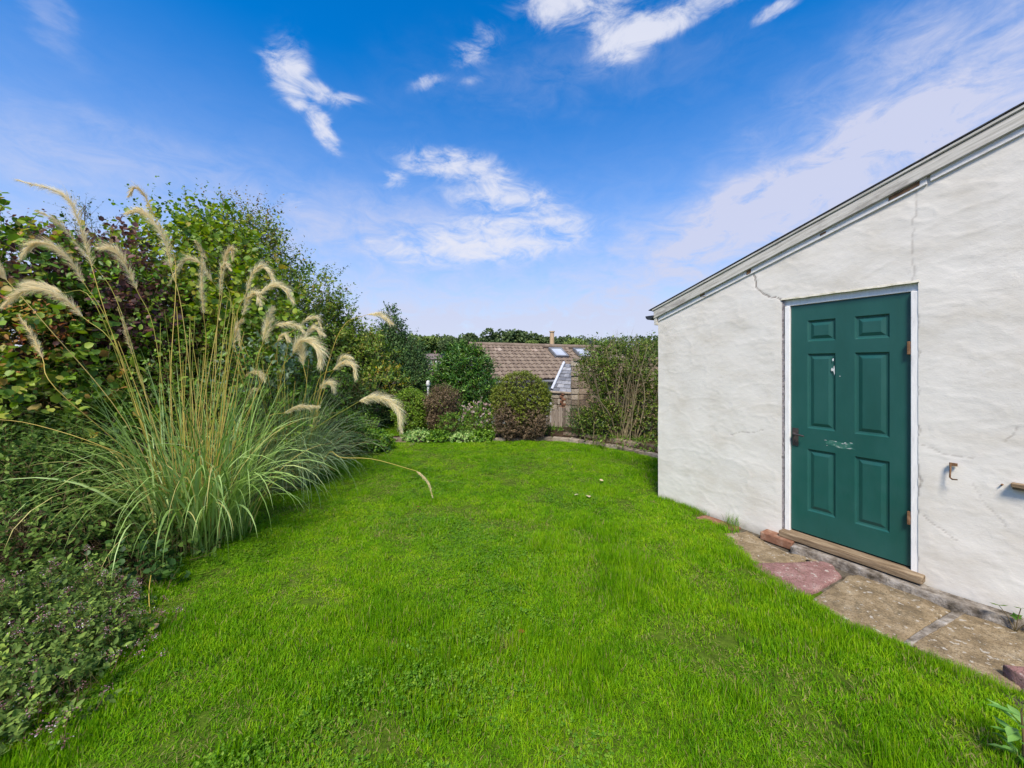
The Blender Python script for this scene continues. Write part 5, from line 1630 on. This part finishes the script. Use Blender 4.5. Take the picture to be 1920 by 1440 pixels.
def stone_variants(n, seed, mat, amp=0.12):
    rng = np.random.default_rng(seed)
    out = []
    for k_ in range(n):
        mb = MB()
        j = lambda: rng.uniform(-amp, amp) * 0.5
        P_ = [(sx_ * 0.5 + j(), sy_ * 0.5 + j() * 0.6, sz_ * 0.5 + j()) for sz_ in (-1, 1) for (sx_, sy_) in ((-1, -1), (1, -1), (1, 1), (-1, 1))]
        mb.hexa(P_)
        out.append(mb.mesh('stone', mat, bevel=0.07))
    return out


ST = stone_variants(7, 90, M_STONE)
STD = stone_variants(7, 91, M_STONED)
srng = np.random.default_rng(92)
# edging of the raised bed: two rows following the curve of the lawn
edge_pts = spline([(0.55, 8.18), (1.15, 8.10), (1.75, 7.62), (2.25, 7.02), (2.58, 6.50), (2.80, 5.95), (2.95, 5.5)], 120)
acc = np.concatenate([[0], np.cumsum(np.linalg.norm(np.diff(edge_pts, axis=0), axis=1))])
edg = thing('bed_edging', 'curved double row of edging stones round the raised bed', 'edging', (1.75, 7.62, 0))
ex = np.array((1.75, 7.62, 0))
for row, (off, z_, h_, ms, Ls) in enumerate(((0.0, 0.03, 0.09, ST, 0.30), (0.20, 0.115, 0.09, STD, 0.34))):
    s_ = 0.0 if row == 0 else 0.5
    while s_ < acc[-1] - 0.3:
        L_ = Ls * srng.uniform(0.75, 1.3)
        p = np.array([np.interp(s_ + L_ / 2, acc, edge_pts[:, q]) for q in (0, 1)])
        p2 = np.array([np.interp(s_ + L_ / 2 + 0.05, acc, edge_pts[:, q]) for q in (0, 1)])
        d = unit(p2 - p)
        nrm = np.array((-d[1], d[0]))
        c = p + nrm * off
        link('stone', ms[srng.integers(7)], edg, (c[0] - ex[0], c[1] - ex[1], z_), (srng.normal(0, 0.03), srng.normal(0, 0.03), math.atan2(d[1], d[0]) + srng.normal(0, 0.04)), (L_ * 0.97, 0.16, h_))
        s_ += L_
edl = thing('bed_edging', 'straight low row of flat stones along the far lawn edge', 'edging', (-0.4, 8.12, 0))
for px in (742, 770, 800, 835, 868, 900, 935, 965, 995):
    c = gnd(px, 832)
    link('stone', ST[srng.integers(7)], edl, (c[0] + 0.4, 8.14 - 8.12 + srng.normal(0, 0.02), 0.03), (0, 0, srng.normal(0, 0.08)), (0.33 * srng.uniform(0.8, 1.1), 0.15, 0.07))
# raised soil behind the edging
bed = [(0.9, 8.30), (1.3, 8.15), (1.85, 7.72), (2.38, 7.10), (2.72, 6.55), (2.95, 6.0), (3.1, 5.55), (4.5, 6.4), (4.2, 9.2), (0.9, 9.4)]
V_, Q_, T_ = rough_slab(bed, -0.02, 0.11, 33, 0.02)
link('raised_bed', make_mesh('raised_bed', V_, Q_, T_, mats=[M_SOIL]), kind='structure')
V_, Q_, T_ = rough_slab([(-7.5, 0.2), (-2.2, 0.2), (-2.3, 1.5), (-2.6, 2.2), (-2.85, 2.9), (-3.1, 4.2), (-3.25, 5.9), (-3.15, 7.4), (-2.4, 8.1), (-4.0, 9.0), (-7.5, 9.0)], -0.02, 0.035, 34, 0.03)
link('border_soil', make_mesh('border_soil', V_, Q_, T_, mats=[M_SOIL]), kind='structure')
V_, Q_, T_ = rough_slab(G((735, 826), (785, 826), (775, 836), (728, 836))[::-1], -0.01, 0.02, 35, 0.03)
link('worn_path', make_mesh('worn_path', V_, Q_, T_, mats=[mottled('worn_earth', [(0.3, (0.12, 0.085, 0.065)), (0.7, (0.24, 0.18, 0.14))], 14, 6, 0.95, 0.1, 0.7, 40, 0.01)]), kind='structure')

# stone boundary wall: coursed stones proud of a mortar core
A_ = np.array((1.60, 9.45))
B_ = np.array((4.60, 8.75))
wd = (B_ - A_) / np.linalg.norm(B_ - A_)
wlen = np.linalg.norm(B_ - A_)
sw = thing('stone_wall', 'old coursed stone boundary wall behind the climber', 'wall', (*A_, 0), math.atan2(wd[1], wd[0]))
M_MORT = mottled('wall_mortar', [(0.3, (0.09, 0.075, 0.06)), (0.7, (0.20, 0.17, 0.14))], 20, 5, 0.95, 0.1, 0.5, 40, 0.01)
WH = 1.74
MB().box(0.02, wlen, 0.03, 0.34, -0.3, WH).build('mortar_core', M_MORT, sw)
z_ = 0.0
while z_ < WH - 0.05:
    h_ = min(srng.uniform(0.09, 0.19), WH - z_)
    s_ = -0.01
    while s_ < wlen:
        L_ = srng.uniform(0.14, 0.36)
        link('stone', STD[srng.integers(7)], sw, (s_ + L_ / 2, 0.09 + srng.normal(0, 0.010), z_ + h_ / 2), (0, 0, 0), (L_ * 0.96, 0.18, h_ * 0.93))
        s_ += L_
    # the end of the wall: its lit face is put into a paler stone colour
    link('stone', ST[srng.integers(7)], sw, (-0.03, 0.17 + srng.normal(0, 0.01), z_ + h_ / 2), (0, 0, 0), (0.20, 0.36, h_ * 0.94), label='quoin stone at the end of the wall, coloured paler as its lit side')
    z_ += h_
s_ = 0.0
while s_ < wlen:
    L_ = srng.uniform(0.30, 0.5)
    link('coping_stone', ST[srng.integers(7)], sw, (s_ + L_ / 2 - 0.08, 0.16, WH + 0.04), (0, srng.normal(0, 0.01), 0), (L_ * 0.97, 0.44, 0.09))
    s_ += L_

# grey timber fence between topiary and wall
M_GREYWOOD = mottled('grey_timber', [(0.3, (0.11, 0.09, 0.075)), (0.55, (0.22, 0.185, 0.155)), (0.75, (0.32, 0.28, 0.24))], 5, 7, 0.9, 0.15, 0.6, 18, 0.008, stretch=(8, 8, 0.7), rand=0.4)
fe = thing('timber_fence', 'short weathered grey board fence beside the topiary ball', 'fence', (0.80, 9.7, 0), math.atan2(-0.05, 0.7))
for k_ in range(8):
    MB().box(k_ * 0.098, k_ * 0.098 + 0.088, srng.normal(0, 0.004), 0.022, 0.03, 0.50 - 0.012 * abs(k_ - 3) - srng.uniform(0, 0.04) + (0.10 if k_ > 3 else 0)).build('board', M_GREYWOOD, fe, bevel=0.003)
for z0 in (0.10, 0.34):
    MB().box(-0.03, 0.80, 0.027, 0.065, z0, z0 + 0.06).build('rail', M_GREYWOOD, fe)
MB().box(-0.10, -0.03, 0.0, 0.08, -0.05, 0.55).build('post', M_GREYWOOD, fe, bevel=0.004)
# post with a round pale top by the brown shrub
pp = thing('garden_post', 'pale blue-grey post with rounded top behind the brown shrub', 'post', gb(803, 10.0))
pz = at(803, 716, 10.0)[2]
MB().tube([(0, 0, -0.05), (0, 0, pz - 0.12)], [0.035, 0.03], 8).build('post', mottled('pale_paint', [(0.3, (0.42, 0.48, 0.50)), (0.7, (0.60, 0.64, 0.65))], 8, 4, 0.7, 0.3, 0.2), pp)
prof = [(0.03, -0.12), (0.055, -0.10), (0.062, -0.05), (0.05, 0.01), (0.025, 0.035), (0.004, 0.042)]
MB().tube([(0, 0, pz + q[1]) for q in prof], [q[0] for q in prof], 12).build('cap', mottled('pale_cap', [(0.3, (0.5, 0.54, 0.55)), (0.7, (0.68, 0.70, 0.70))], 8, 4, 0.6, 0.3, 0), pp, smooth=True)

# ------------------------------------------------------------------ the tiled house below the garden
HA = np.array((-1.61, 14.0))
er = np.array((0.917, 0.398))
dn = np.array((0.398, -0.917))
house = thing('tiled_house', 'stone house with a brown tiled roof and rooflights beyond the garden', 'house', (*HA, 0), math.atan2(er[1], er[0]))
# local frame: x along the ridge, -y down the near slope
RZ, RUN, PITCH, HLEN = 2.41, 2.25, 0.577, 6.6
M_TILE = mottled('roof_tile', [(0.25, (0.125, 0.095, 0.072)), (0.5, (0.19, 0.145, 0.108)), (0.75, (0.265, 0.215, 0.16))], 6, 6, 0.9, 0.15, 0.5, 60, 0.006, rand=0.14)
M_LICHEN = mottled('pale_tile', [(0.3, (0.25, 0.18, 0.13)), (0.7, (0.42, 0.36, 0.30))], 9, 6, 0.9, 0.15, 0.4, 60, 0.006, rand=0.3)
roof = MB()
for sgn in (-1, 1):
    roof.add([(0, 0, RZ - 0.04), (HLEN, 0, RZ - 0.04), (HLEN, sgn * RUN, RZ - 0.04 - PITCH * RUN), (0, sgn * RUN, RZ - 0.04 - PITCH * RUN)], [(0, 1, 2, 3) if sgn > 0 else (3, 2, 1, 0)])
roof_o = roof.build('roof', M_TILE, house)
tw_, gauge = 0.30, 0.245
prof = [(-0.5, 0.0), (-0.40, 0.030), (-0.22, 0.030), (-0.12, 0.004), (0.12, 0.004), (0.22, 0.030), (0.40, 0.030), (0.5, 0.0)]
Vt, Ft = [], []
for yy, lift in ((0.0, 0.0), (-(gauge + 0.03), 0.030)):
    for (xx, zz_) in prof:
        Vt.append((xx * tw_, yy, zz_ + lift))
for (xx, zz_) in prof:
    Vt.append((xx * tw_, -(gauge + 0.03), zz_ + 0.030 - 0.045))
k_ = len(prof)
Ft = [(i, k_ + i, k_ + i + 1, i + 1) for i in range(k_ - 1)] + [(k_ + i, 2 * k_ + i, 2 * k_ + i + 1, k_ + i + 1) for i in range(k_ - 1)]
TM = [MB().add(Vt, Ft).mesh('tile', m_) for m_ in (M_TILE, M_TILE, M_TILE, M_LICHEN)]
ang = math.atan(PITCH)
ca, sa = math.cos(ang), math.sin(ang)
holes = [(3.22, 3.80, 0.28, 0.98), (4.35, 4.93, 0.28, 0.98)]
nrow = int(RUN / ca / gauge)
for i in range(nrow):
    for j in range(int(HLEN / tw_)):
        xx = (j + 0.5) * tw_ + (0.0 if i % 2 else 0.02)
        sl = i * gauge
        if any(h0 - 0.12 < xx < h1 + 0.12 and l0 - 0.18 < sl + 0.12 < l1 + 0.1 for h0, h1, l0, l1 in holes):
            continue
        link('tile', TM[0 if srng.uniform() > 0.05 else 3], roof_o, (xx + srng.normal(0, 0.003), -sl * ca, RZ - sl * sa), (ang + srng.normal(0, 0.006), 0, srng.normal(0, 0.006)))
for j in range(int(HLEN / 0.45)):
    pts_r = [(j * 0.45, 0, RZ + 0.0), (j * 0.45 + 0.46, 0, RZ + 0.0)]
    V_, Q_ = tube_arrays(pts_r, [0.105, 0.10], 10)
    link('ridge_tile', make_mesh('ridge_tile', V_, Q_, mats=[M_TILE]), roof_o)
M_GLASS = mottled('rooflight_glass', [(0.3, (0.34, 0.37, 0.42)), (0.7, (0.46, 0.49, 0.53))], 2, 2, 0.12, 0.5, 0)
M_GREYM = mottled('grey_metal', [(0.3, (0.12, 0.125, 0.13)), (0.7, (0.22, 0.225, 0.23))], 5, 3, 0.5, 0.5, 0)
for h0, h1, l0, l1 in holes:
    rl = link('rooflight', None, house, ((h0 + h1) / 2, -l0 * ca, RZ - l0 * sa + 0.05), (ang, 0, 0))
    w_, l_ = (h1 - h0) / 2, l1 - l0
    mb = MB()
    mb.box(-w_, w_, -0.07, 0, -0.05, 0.05).box(-w_, w_, -l_, -l_ + 0.07, -0.05, 0.05).box(-w_, -w_ + 0.06, -l_ + 0.071, -0.071, -0.05, 0.05).box(w_ - 0.06, w_, -l_ + 0.071, -0.071, -0.05, 0.05)
    mb.build('frame', M_GREYM, rl)
    MB().box(-w_ + 0.061, w_ - 0.061, -l_ + 0.071, -0.071, 0.0, 0.03).build('pane', M_GLASS, rl)
M_WHITEW = mottled('white_wall', [(0.3, (0.62, 0.62, 0.60)), (0.7, (0.78, 0.78, 0.76))], 4, 5, 0.9, 0.2, 0.3, 40, 0.01)
EZ = RZ - PITCH * RUN
mb = MB()
mb.box(0.12, HLEN - 0.1, -RUN + 0.22, -RUN + 0.5, -3.0, EZ + 0.02)
mb.box(0.12, HLEN - 0.1, RUN - 0.5, RUN - 0.22, -3.0, EZ + 0.02)
mb.add([(0.12, -RUN + 0.5, -3.0), (0.12, RUN - 0.5, -3.0), (0.12, RUN - 0.5, EZ), (0.12, 0, RZ - 0.15), (0.12, -RUN + 0.5, EZ)], [(0, 4, 3, 2, 1)])
mb.add([(HLEN - 0.1, -RUN + 0.5, -3.0), (HLEN - 0.1, RUN - 0.5, -3.0), (HLEN - 0.1, RUN - 0.5, EZ), (HLEN - 0.1, 0, RZ - 0.15), (HLEN - 0.1, -RUN + 0.5, EZ)], [(0, 1, 2, 3, 4)])
mb.build('wall', M_WHITEW, house)
V_, Q_ = tube_arrays([(0.0, -RUN - 0.06, EZ - 0.02), (HLEN, -RUN - 0.06, EZ - 0.02)], 0.055, 8)
link('gutter', make_mesh('gutter', V_, Q_, mats=[M_GREYM]), house)
# dark soil pipe on the roof
V_, Q_ = tube_arrays([(5.25, -0.25, RZ - 0.2), (5.25, -0.25, RZ + 0.25)], 0.05, 8)
link('vent_pipe', make_mesh('vent_pipe', V_, Q_, mats=[M_BLACKPL]), house)

# the slated outhouse in front of it
oh = thing('slated_outhouse', 'small stone outhouse with a grey slate roof right of the topiary', 'outhouse', (0, 0, 0))
bl, brr, tl, tr_ = at(1035, 733, 11.0), at(1076, 736, 10.6), at(1058, 682, 12.4), at(1080, 684, 12.0)
M_SLATE = mottled('slate', [(0.3, (0.12, 0.125, 0.135)), (0.6, (0.22, 0.225, 0.235)), (0.8, (0.33, 0.33, 0.33))], 6, 5, 0.7, 0.3, 0.4, 40, 0.004, rand=0.5)
nn_ = unit(np.cross(brr - bl, tl - bl))
rows_, colsn = 8, 3
us = unit(tl - bl)
MB().add([bl - nn_ * 0.03, brr - nn_ * 0.03, tr_ - nn_ * 0.03, tl - nn_ * 0.03], [(0, 1, 2, 3)]).build('roof', M_SLATE, oh)


def bil(u, v):
    return (bl * (1 - u) + brr * u) * (1 - v) + (tl * (1 - u) + tr_ * u) * v


for i in range(rows_):
    for j in range(-1, colsn):
        u0, u1 = (j + (0.5 if i % 2 else 0.0)) / colsn, (j + 1 + (0.5 if i % 2 else 0.0)) / colsn
        u0, u1 = max(0, u0) + 0.006, min(1, u1) - 0.006
        if u1 - u0 < 0.05:
            continue
        v0, v1 = i / rows_ - 0.02, min(1, (i + 1.2) / rows_)
        lo_, hi_ = nn_ * 0.030, nn_ * 0.006
        a0, a1, a2, a3 = bil(u0, v0) + lo_, bil(u1, v0) + lo_, bil(u1, v1) + hi_, bil(u0, v1) + hi_
        MB().hexa([tuple(q - nn_ * 0.014) for q in (a0, a1, a2, a3)] + [tuple(q) for q in (a0, a1, a2, a3)]).build('slate', M_SLATE, oh)
M_LEAD = mottled('lead_flashing', [(0.3, (0.42, 0.44, 0.47)), (0.7, (0.60, 0.62, 0.65))], 9, 4, 0.5, 0.4, 0.3, 30, 0.005)
V_, Q_ = tube_arrays([bl + nn_ * 0.05, tl + nn_ * 0.05], 0.045, 6)
link('flashing', make_mesh('flashing', V_, Q_, mats=[M_LEAD]), oh)
V_, Q_ = tube_arrays([bl + np.array((-0.06, -0.04, -0.03)), brr + np.array((0.0, -0.04, -0.03))], 0.045, 6)
link('eave_stone', make_mesh('eave_stone', V_, Q_, mats=[M_STONE]), oh)
MB().hexa([tuple(q) for q in (bl * (1, 1, 0) + (0, 0.05, -1.0), brr * (1, 1, 0) + (0, 0.05, -1.0), tr_ * (1, 1, 0) + (0, 0, -1.0), tl * (1, 1, 0) + (0, 0, -1.0))] +
          [tuple(q) for q in (bl + (0, 0.05, -0.06), brr + (0, 0.05, -0.06), tr_ + (0, 0, -0.06), tl + (0, 0, -0.06))]).build('wall_core', M_MORT, oh)
wd2 = unit((brr - bl)[:2])
L0 = np.linalg.norm((brr - bl)[:2])
z_ = 0.0
while z_ < bl[2] - 0.08:
    h_ = 0.17
    s_ = 0.0
    while s_ < L0:
        L_ = min(srng.uniform(0.16, 0.34), L0 - s_)
        c = bl[:2] + wd2 * (s_ + L_ / 2)
        if L_ > 0.05:
            brick_ = srng.uniform() < 0.14
            link('stone', ST[srng.integers(7)], oh, (c[0], c[1] + 0.02, z_ + h_ / 2), (0, 0, math.atan2(wd2[1], wd2[0])), (L_ * 0.95, 0.14, h_ * 0.92))
        s_ += L_
    z_ += h_
for k_ in range(6):
    c = bl[:2] + wd2 * (L0 * 0.5 + 0.05 * (k_ % 2))
    MB().box(c[0] - 0.09, c[0] + 0.09, c[1] - 0.075, c[1] - 0.02, 0.42 + k_ * 0.073, 0.485 + k_ * 0.073).build('brick', M_BRICK, oh, bevel=0.004)

# ------------------------------------------------------------------ beyond: houses, trees and the wooded hill
M_BUFF = mottled('buff_brick', [(0.3, (0.36, 0.25, 0.14)), (0.7, (0.52, 0.38, 0.24))], 6, 5, 0.9, 0.15, 0.3, 20, 0.01)
nh = thing('neighbour_house', 'house hidden behind the tiled ridge showing its tall buff chimney', 'house', (*gb(1035, 24.0)[:2], 0))
cz = at(1035, 656, 24)[2]
MB().box(-0.55, 0.55, -0.35, 0.35, -3.5, cz + 0.15).build('stack', mottled('brown_stone', [(0.3, (0.13, 0.10, 0.08)), (0.7, (0.24, 0.20, 0.16))], 6, 5, 0.9, 0.15, 0.4, 20, 0.02), nh, bevel=0.02)
topz = at(1035, 621, 24)[2]
pr_ = [(0.145, cz + 0.15), (0.135, topz - 0.08), (0.175, topz - 0.06), (0.175, topz), (0.12, topz), (0.12, topz - 0.2)]
MB().tube([(0.0, 0, q[1]) for q in pr_], [q[0] for q in pr_], 12).build('chimney_pot', M_BUFF, nh, smooth=False)
mb = MB()
rz2 = at(1022, 648, 24)[2]
mb.add([(-3.0, -0.2, rz2), (1.0, -0.2, rz2), (1.0, -3.4, rz2 - 2.2), (-3.0, -3.4, rz2 - 2.2)], [(3, 2, 1, 0)])
mb.add([(-3.0, -0.2, rz2), (1.0, -0.2, rz2), (1.0, 3.0, rz2 - 2.2), (-3.0, 3.0, rz2 - 2.2)], [(0, 1, 2, 3)])
mb.build('roof', M_SLATE, nh)
MB().box(-2.8, 0.8, -3.0, 2.7, -4.5, rz2 - 2.0).build('wall', M_STONED, nh)

th_ = thing('terraced_house', 'distant brown terrace with two rows of white windows above the browned shrub', 'house', (*gb(825, 130.0)[:2], 0), 0.10)
M_FARWALL = mottled('far_brick', [(0.3, (0.15, 0.10, 0.085)), (0.7, (0.23, 0.165, 0.14))], 2, 4, 0.9, 0.1, 0)
M_FARROOF = mottled('far_roof', [(0.3, (0.13, 0.105, 0.10)), (0.7, (0.19, 0.155, 0.15))], 2, 4, 0.9, 0.1, 0)
zr, ze_ = at(825, 664, 130)[2], at(825, 673, 130)[2]
MB().box(-5.5, 9.0, 0, 8, -12, ze_).build('wall', M_FARWALL, th_)
mb = MB()
mb.add([(-5.9, -0.4, ze_ - 0.1), (9.4, -0.4, ze_ - 0.1), (9.4, 4, zr + 0.3), (-5.9, 4, zr + 0.3)], [(0, 1, 2, 3)])
mb.add([(-5.9, 8.4, ze_ - 0.1), (9.4, 8.4, ze_ - 0.1), (9.4, 4, zr + 0.3), (-5.9, 4, zr + 0.3)], [(3, 2, 1, 0)])
mb.build('roof', M_FARROOF, th_)
M_WINF = mottled('white_frame', [(0.3, (0.62, 0.62, 0.62)), (0.7, (0.74, 0.74, 0.74))], 4, 3, 0.6, 0.3, 0)
M_PANE = mottled('dark_pane', [(0.3, (0.16, 0.18, 0.20)), (0.7, (0.24, 0.26, 0.28))], 4, 3, 0.2, 0.5, 0)
for row in range(2):
    zw = ze_ - 1.9 - row * 2.7
    for xw in (-3.6, -0.6, 2.6, 5.6):
        MB().box(xw - 1.0, xw + 1.0, -0.10, -0.01, zw, zw + 1.2).build('window', M_WINF, th_)
        wn = [c for c in th_.children][-1]
        MB().box(xw - 0.80, xw - 0.06, -0.14, -0.101, zw + 0.15, zw + 1.05).build('pane', M_PANE, wn)
        MB().box(xw + 0.06, xw + 0.80, -0.14, -0.101, zw + 0.15, zw + 1.05).build('pane', M_PANE, wn)
MB().box(-2.4, -1.6, 3.6, 4.4, zr - 0.5, zr + 1.3).build('chimney', M_FARWALL, th_)
wh = thing('white_roofed_building', 'far white-roofed building just above the left end of the tiled ridge', 'building', (*gb(912, 70.0)[:2], 0), 0.0)
zw = at(912, 644, 70)[2]
mb = MB().add([(-1.6, 0, zw - 0.55), (1.9, 0, zw - 0.55), (1.9, 3, zw), (-1.6, 3, zw)], [(0, 1, 2, 3)])
mb.add([(-1.6, 6, zw - 0.55), (1.9, 6, zw - 0.55), (1.9, 3, zw), (-1.6, 3, zw)], [(3, 2, 1, 0)])
mb.build('roof', M_WINF, wh)
MB().box(-1.5, 1.8, 0.2, 5.8, -10, zw - 0.56).build('wall', M_WHITEW, wh)

# individual far trees: three shapes, copied
protos = []
for k_ in range(3):
    r_ = np.random.default_rng(100 + k_)
    lb = [(0, 0, 0.62, 0.42, 0.42, 0.36)] + [(*(r_.normal(0, 0.22, 2)), r_.uniform(0.35, 0.78), *(r_.uniform(0.20, 0.30, 3))) for _ in range(6)]
    P, D, Nn, sz, ti, tips = sprigs(r_, lb, 620, 0.10, 5, 0.075, up=0.3, zmin=0.1, rough=0.25)
    V, Q, tv_ = leaf_arrays(P, D, Nn, sz, ti, 'cluster')
    trk = join_arrays([tube_arrays([(0, 0, -0.1), (0.01, 0, 0.2), (0, 0.01, 0.6)], [0.035, 0.028, 0.015], 6)])
    protos.append([make_mesh('crown', V, Q, None, tv_, mats=[L_FAR]), make_mesh('crown', V, Q, None, tv_, mats=[L_FARL]), make_mesh('trunk', *trk, mats=[M_BARK])])
far = [
    (778, 632, 150, 34, 1, 'leftmost pale green tree in the far row above the conifer'), (800, 633, 150, 30, 1, 'pale green tree second from the left in the far row'),
    (820, 634, 150, 30, 1, 'pale green tree at the right end of the far light row'), (846, 638, 130, 26, 0, 'dark tree directly above the distant terrace'),
    (862, 634, 135, 26, 0, 'dark tree above the laurel with a broad crown'), (882, 626, 150, 24, 0, 'taller dark pointed tree left of the tiled ridge'),
    (905, 632, 170, 20, 0, 'small dark tree over the far white roof'), (947, 621, 130, 44, 0, 'large round dark tree standing over the tiled ridge'),
    (978, 630, 140, 30, 0, 'dark tree right of the large round one'), (1012, 629, 140, 34, 0, 'dark tree behind the left side of the chimney pot'),
    (998, 640, 110, 18, 1, 'small bright green tree low beside the chimney'), (1055, 634, 140, 30, 0, 'dark tree right of the chimney pot'),
    (1082, 635, 110, 30, 1, 'bright green round tree over the right end of the ridge'), (1110, 642, 120, 26, 0, 'dark tree between the bright round one and the climber'),
    (1145, 640, 130, 26, 0, 'dark tree behind the top of the climber'), (925, 640, 120, 24, 0, 'low dark tree just left of the large round one')]
for i, (px, py, D, hp, lt, lab) in enumerate(far):
    k_ = i % 3
    zt = at(px, py, D)[2]
    h_ = hp * D / FPX * 1.25
    x0 = (px - 960) / FPX * D
    gz = float(terrain(np.array(x0), np.array(D)))
    t_ = thing('far_tree', lab, 'tree', (x0, D, zt - h_), group='trees beyond the houses')
    t_.rotation_euler = (0, 0, i * 1.3)
    t_.scale = (h_ * 1.15, h_ * 1.15, h_)
    link('crown', protos[k_][lt], t_)
    V_, Q_ = tube_arrays([(0, 0, (gz - (zt - h_)) / h_ - 0.05), (0.01, 0, 0.2), (0, 0.01, 0.6)], [0.05, 0.035, 0.015], 6)
    link('trunk', make_mesh('trunk', V_, Q_, mats=[M_BARK]), t_)
# the wood on the hill
r_ = np.random.default_rng(120)
lb = []
for k_ in range(620):
    D = r_.uniform(150, 275)
    x0 = r_.uniform(-1.25, 0.95) * D
    z0 = float(terrain(np.array(x0), np.array(D)))
    rr = r_.uniform(2.4, 4.2)
    lb.append((x0, D, z0 + rr * 0.9, rr * 1.1, rr * 1.1, rr))
P, D, Nn, sz, ti, tips = sprigs(r_, lb, 26000, 1.3, 4, 0.95, up=0.35, zmin=-20, rough=0.3, sspread=0.22, shell=(0.75, 1.0))
V, Q, tv_ = leaf_arrays(P, D, Nn, sz, ti, 'cluster')
tag(link('hillside_wood', make_mesh('hillside_wood', V, Q, None, tv_, mats=[L_FAR])), 'dark green wood covering the far hillside', 'wood', kind='stuff')

# ------------------------------------------------------------------ small things near the shed
lp = thing('lance_leaf_plant', 'light green plant with long pointed leaves in the bottom right corner', 'plant', (2.02, 1.50, 0.0))
r_ = np.random.default_rng(130)
L_YOUNG = LM('leaf_fresh', (0.055, 0.15, 0.025), (0.10, 0.22, 0.045), (0.17, 0.31, 0.08), trans=0.3)
tvf = [make_mesh('leaf', *(leaf_arrays(np.zeros((1, 3)), np.array([(0, 1.0, 0)]), np.array([(0, 0, 1.0)]), [1.0], np.array([t_]), 'lance')[:2]), None, np.full(6, t_), mats=[L_YOUNG]) for t_ in (0.2, 0.5, 0.8)]
for k_ in range(22):
    a_ = r_.uniform(0, 2 * PI)
    h_ = r_.uniform(0.02, 0.22)
    link('leaf', tvf[k_ % 3], lp, (0.012 * math.cos(a_), 0.012 * math.sin(a_), h_), (r_.uniform(0.1, 0.75), r_.normal(0, 0.15), a_), (0.105 * r_.uniform(0.7, 1.2),) * 3)
V_, Q_ = tube_arrays([(0, 0, -0.01), (0.004, 0, 0.12), (0, 0.004, 0.23)], [0.006, 0.005, 0.003], 5)
link('stem', make_mesh('stem', V_, Q_, mats=[M_TWIG]), lp)
iv = thing('ivy_sprig', 'small green lobed sprig growing at the foot of the shed wall', 'plant', (*wpt(2.62, 0.12), 0.02))
for k_, (dx, dz_, s_, t_) in enumerate(((-0.06, 0.125, 0.075, 3), (0.02, 0.15, 0.06, 2), (0.07, 0.10, 0.07, 4), (-0.01, 0.08, 0.05, 1))):
    tvm, tfm = LEAF['lobed']
    link('leaf', make_mesh('leaf', tvm, tfm, None, np.full(len(tvm), t_ / 5), mats=[L_BRIGHT]), iv, (dx * 0.5, -dx * 0.86, dz_), (0.5, 0.2, r_.uniform(0, 6)), (s_, s_, s_))
    V_, Q_ = tube_arrays([(0, 0, 0), (dx * 0.2, -dx * 0.4, dz_ * 0.6), (dx * 0.5, -dx * 0.86, dz_)], [0.003, 0.0025, 0.002], 4)
    link('stem', make_mesh('stem', V_, Q_, mats=[M_TWIG]), iv)
# longer grass growing against the wall left of the door
wt = thing('grass_tuft', 'wispy grass tuft growing against the shed wall left of the door', 'grass tuft', (*wpt(0.92, 0.07), 0.01))
m_ = 90
bs = np.stack([r_.normal(0, 0.055, m_) * 0.51, -r_.normal(0, 0.055, m_) * 0.86, np.zeros(m_)], -1)
V, Q, ti, nv = blade_arrays(r_, bs, r_.uniform(0, 2 * PI, m_), r_.uniform(0, 0.6, m_), r_.uniform(0.06, 0.17, m_), r_.uniform(0.3, 1.4, m_), np.full(m_, 0.003), segs=5, tint=r_.uniform(0.2, 0.8, m_))
link('leaf_blades', make_mesh('leaf_blades', V, Q, None, ti, mats=[L_BRIGHT]), wt, kind='stuff')
# fallen leaves on the lawn
L_FALL = LM('fallen_leaf', (0.17, 0.035, 0.012), (0.42, 0.16, 0.05), (0.55, 0.42, 0.22), (0.62, 0.58, 0.42), trans=0.1, rough=0.8)
for px, py, t_, s_, lab in ((978, 1187, 0.0, 0.045, 'orange red fallen leaf in the middle of the near lawn'), (1103, 932, 0.75, 0.075, 'pale tan fallen leaf left of the far shed corner'),
                            (1081, 929, 0.80, 0.055, 'pale fallen leaf lying flat left of the tan one'), (1128, 902, 0.7, 0.06, 'straw coloured fallen leaf farther back on the lawn'),
                            (783, 952, 0.12, 0.05, 'dull brown fallen leaf below the drooping plume'), (290, 1178, 0.55, 0.05, 'tan curled leaf at the border edge by the marjoram')):
    g_ = gnd(px, py, 0.045)
    tvm, tfm = LEAF['round']
    o = link('fallen_leaf', make_mesh('fallen_leaf', tvm - np.array((0, 0.5, 0)), tfm, None, np.full(len(tvm), t_), mats=[L_FALL]), None, tuple(g_ + np.array((0, 0, 0.012))), (r_.uniform(-0.3, 0.5), r_.normal(0, 0.3), r_.uniform(0, 6)), (s_, s_, s_))
    tag(o, lab, 'leaf')
